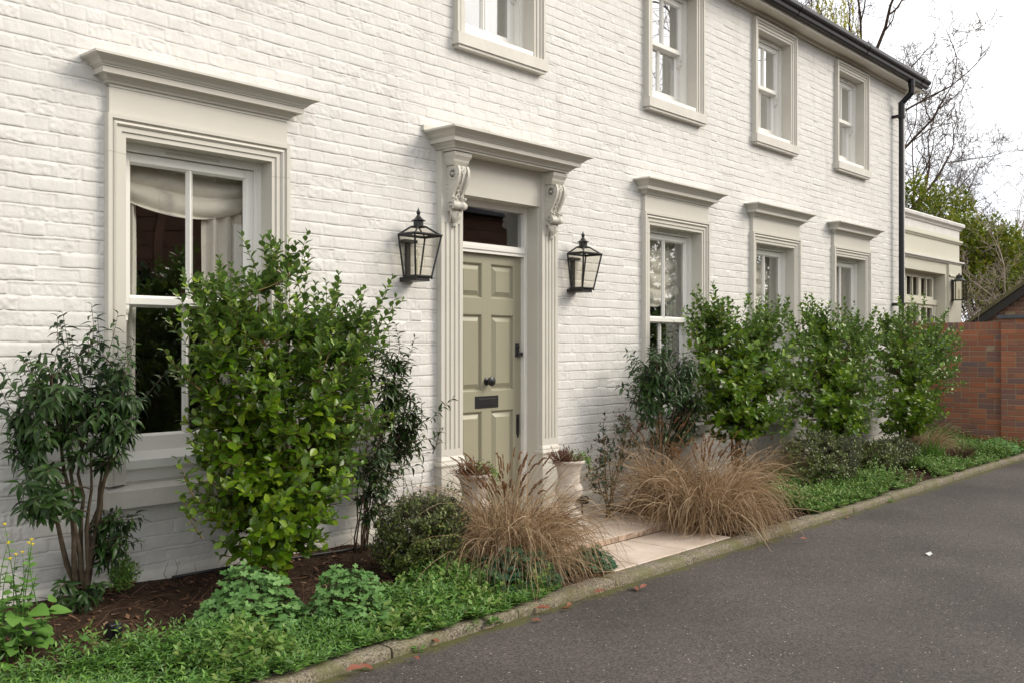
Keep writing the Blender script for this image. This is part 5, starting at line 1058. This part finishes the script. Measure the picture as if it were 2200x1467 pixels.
# ================================================================== TREES BEYOND
def baretree(name, label, cat, base, h, seed, m, r0=.16, spread=.55, lv=5, first=.3, droop=0., lean=(0, 0), group=None, kids=(3, 5), fine=.006, twigleaf=None, sides=5, main=7, bl=.55):
    rr = np.random.default_rng(seed); root = thing(name, label, cat, base, group); tk = MB(); cb = MB(); tips = []
    def seg(p, d, L_, rad, l, mb):
        n = 6 if l < 2 else 5; pts = [p]; dd = d.copy()
        for i in range(n):
            dd = nrm(dd+rr.normal(0, .10+.05*l, 3)+np.array((0, 0, (.06 if droop == 0 else (-droop*l*.12))))); pts.append(pts[-1]+dd*L_/n)
        pts = np.array(pts); rads = np.linspace(rad, rad*.45, n+1); mb.tube(pts, rads, sides if l < 2 else (4 if l < 3 else 3), cap=False)
        if l >= lv: tips.append(pts); return
        k = int(rr.integers(kids[0], kids[1]+1)) if l > 0 else main
        for j in range(k):
            f = (first+(1-first)*(j+rr.random())/k) if l == 0 else (.25+.75*(j+rr.random()*.8)/k); idx = min(n-1, int(f*n)); q_ = pts[idx]+(pts[idx+1]-pts[idx])*(f*n-idx if f < 1 else 1)
            ax = unit_rand(rr, 1)[0]; side = nrm(np.cross(d, ax)); nd = nrm(d*(1-spread*.75)+side*spread*1.25+np.array((0, 0, .18)))
            seg(q_, nd, L_*rr.uniform(bl*.72, bl*1.15)*(1.15-.35*f), max(fine*.5, rads[idx]*rr.uniform(.42, .62)), l+1, cb)
        seg(pts[-1], nrm(pts[-1]-pts[-2]), L_*bl, rads[-1]*.8, l+1, cb)
    seg(np.zeros(3), nrm(np.array((lean[0], lean[1], 1.))), h*.62, r0, 0, tk)
    tk.build('trunk', m, root, smooth=True, fixn=False); cb.build('crown', m, root, fixn=False)
    if twigleaf: twigleaf(root, tips, rr)
    return root
def at(px, py, Y): return PP(px, py, Y)[0]
b = at(1890, 700, 6.5); baretree('bare_tree', 'tall bare leafless tree rising behind the end of the house roof', 'tree', (b[0], 6.5, 0), 13.5, 111, M['farbark'], .15, .6, 5, .25, main=11, fine=.016, kids=(3, 5))
b = at(1985, 700, 7.5); baretree('bare_tree', 'lower bare tree with fine branches beside the downpipe corner', 'tree', (b[0], 7.5, 0), 9.8, 118, M['farbark'], .11, .6, 5, .3, main=10, fine=.012)
b = at(2172, 700, 6); baretree('birch_tree', 'distant bare birch tree against the white sky at the right', 'tree', (b[0], 6, 0), 9.0, 113, M['birchbark'], .09, .42, 4, .3, main=11, kids=(3, 4), fine=.012, group=None)
b = at(2175, 700, .4); baretree('magnolia_shrub', 'bare twiggy shrub in front of the evergreen above the brick wall', 'shrub', (b[0]-.2, .2, 0), 3.9, 114, M['birchbark'], .04, .6, 4, .15, main=12, kids=(3, 5), fine=.007)
def wl(root, tips, rr):
    P, D, Nn, Sz = [], [], [], []; sb = MB()
    for t in tips[::2]:
        p = t[-1].copy(); g_ = p+np.array(root.location); dd_ = g_[0]*CT+(g_[1]-CAMY)*ST
        if 1100+F_PX*(g_[0]*ST-(g_[1]-CAMY)*CT)/dd_ > 1850: continue
        pass; L_ = rr.uniform(.5, 1.6); n = 7; pts = [p]
        for i in range(n): pts.append(pts[-1]+np.array((rr.normal(0, .04), rr.normal(0, .04), -L_/n)))
        sb.tube(pts, np.linspace(.008, .003, n+1), 3, cap=False)
        for i in range(34): f = rr.random()*n; a = int(min(n-1, f)); q_ = pts[a]+(pts[a+1]-pts[a])*(f-a); P.append(q_); D.append(np.array((rr.normal(0, .5), rr.normal(0, .5), -1))); Nn.append(unit_rand(rr, 1)[0]); Sz.append(rr.uniform(.06, .11))
    o = sb.build('hanging_twigs', M['willow'], root, fixn=False); V, F = inst(L_LANCE[0], L_LANCE[1], P, D, Nn, Sz); npmesh('foliage', V, F, M['willow'], root)
b = at(1700, 60, 8.5); baretree('willow_tree', 'yellow-green weeping willow showing above the roof edge', 'tree', (b[0], 8.5, 0), 14.2, 115, M['farbark'], .2, .5, 4, .5, main=10, bl=.42, kids=(3, 4), twigleaf=wl)
def evergreen(label, px, py, Y, blobs, seed, group, leaf=.13):
    """dense evergreen: trunk with limbs, leaves set in many loose clumps"""
    rr = np.random.default_rng(seed); b = at(px, py, Y); t_ = thing('evergreen_tree', label, 'tree', (b[0], Y, 0), group); q = MB(); P = []; D = []; Nn = []; Sz = []
    org = np.array((b[0], Y, 0.)); q.tube([(0, 0, 0), (.05, .02, b[2]*.5), (.0, .05, b[2]*1.0)], [.12, .09, .04], 7)
    for (bx, by, rx, rz, yy, ry, nc) in blobs:
        c, d = PP(bx, by, yy); R3 = np.array((rx*d/F_PX*1.5, ry, rz*d/F_PX))
        v = unit_rand(rr, nc)*rr.random((nc, 1))**.42; cc = c+v*R3; cc = cc[cc[:, 2] > .3]
        for k in range(0, len(cc), 7): q.tube([(0, 0, min(b[2]*.9, cc[k][2]-org[2]-.3)), (cc[k]-org)*.6+np.array((0, 0, .1)), cc[k]-org], [.03, .02, .008], 4, cap=False)
        for p in cc:
            m = int(rr.integers(14, 30)); u = unit_rand(rr, m); ax = nrm((p-c)/R3*.8+np.array((0, 0, .9))+rr.normal(0, .4, 3)); s_ = rr.random((m, 1))
            P.append(p-org+ax*(s_*.42)+u*.10); D.append(u*.8+ax*.8); Nn.append(np.array((0, 0, 1.))+u*.5+ax*.3+rr.normal(0, .2, (m, 3))); Sz.append(leaf*rr.uniform(.6, 1.2, m))
    q.build('trunk', M['farbark'], t_, fixn=False); V, F = inst(L_MID[0], L_MID[1], np.concatenate(P), np.concatenate(D), np.concatenate(Nn), np.concatenate(Sz)); npmesh('crown', V, F, M['hedge'], t_, smooth=True)
EG = 'evergreen trees behind the garage'
evergreen('bushy yellow-green evergreen tree behind the garage parapet', 1990, 560, 5.2, [(2000, 575, 85, 95, 5.2, 1.6, 480), (1965, 440, 40, 45, 5.2, .9, 55), (2035, 465, 50, 45, 5.2, .9, 60), (2075, 430, 12, 25, 5.2, .3, 6)], 121, EG)
evergreen('wide yellow-green evergreen tree at the right above the brick wall', 2130, 600, 3.4, [(2120, 600, 85, 105, 3.4, 1.5, 480), (2200, 610, 70, 90, 3.0, 1.2, 330), (2085, 520, 40, 40, 3.6, .8, 90)], 122, EG)
# ================================================================== across the road (seen only mirrored in the glass)
nb = thing('timber_house', 'dark brown weatherboarded house across the road, mirrored in the window panes', 'house', (11, -15, 0)); inv = Matrix.Translation((-11, 15, 0))
q = MB(); z = .9
while z < 5.3:
    q.add([(2, -14.03, z), (26, -14.03, z), (26, -13.97, z+.28), (2, -13.97, z+.28), (2, -14.0, z), (26, -14.0, z)], [(0,3,2,1),(0,1,5,4)]); z += .30
q.box(2, 26, -20, -14.04, 0, 5.3)
for x in (2, 6, 10.4, 14, 17.8, 22, 25.8): q.box(x, x+.2, -14.04, -13.96, .9, 5.3)
o = q.build('wall', M['boards'], nb); o.matrix_parent_inverse = inv
q = MB(); q.prismx([(-13.6, 5.2), (-13.6, 5.32), (-17, 7.4), (-20.4, 5.32), (-20.4, 5.2)], 1.6, 26.4); o = q.build('roof', M['roof'], nb); o.matrix_parent_inverse = inv
q = MB(); q.box(12.2, 13.4, -13.99, -13.95, 2.9, 4.2); o = q.build('window_frame', M['sash'], nb); o.matrix_parent_inverse = inv
for i, (x, y, h, w) in enumerate(((9.0, -12.8, 3.2, 1.3), (11.5, -12.9, 2.6, 1.2), (13.6, -12.9, 2.5, 1.1), (22.5, -12.9, 3.0, 1.4), (28.5, -13.5, 6.2, 2.6), (33, -14, 6.5, 2.8), (38, -14, 7, 3.4), (46, -14.5, 7, 3.8))):
    rr = np.random.default_rng(400+i); n = 2200; v = unit_rand(rr, n)*rr.random((n, 1))**.3; P = v*np.array((w, w*.7, h*.47))+np.array((0, 0, h*.55)); t_ = thing('dark_evergreen', ['low dark bush', 'second low dark bush', 'third low dark bush', 'low dark bush by the house end', 'tall dark conifer', 'broad dark evergreen', 'far broad dark evergreen', 'farthest broad dark evergreen'][i]+' across the road mirrored in the windows', 'bush' if i < 4 else 'tree', (x, y, 0), 'dark evergreens across the road')
    V, F = inst(L_MID[0], L_MID[1], P, unit_rand(rr, n), v+rr.normal(0, .3, (n, 3)), (.09+.035*w)*rr.uniform(.7, 1.3, n)*1.3); npmesh('crown', V, F, M['darktree'], t_); q = MB(); q.tube([(0, 0, 0), (0, 0, h*.6)], [.12, .05], 6); q.build('trunk', M['farbark'], t_)
b_ = (30, -16, 0); baretree('bare_tree', 'bare tree across the road mirrored in the far windows', 'tree', b_, 17, 131, M['farbark'], .22, .55, 4, .25, main=9, fine=.02)
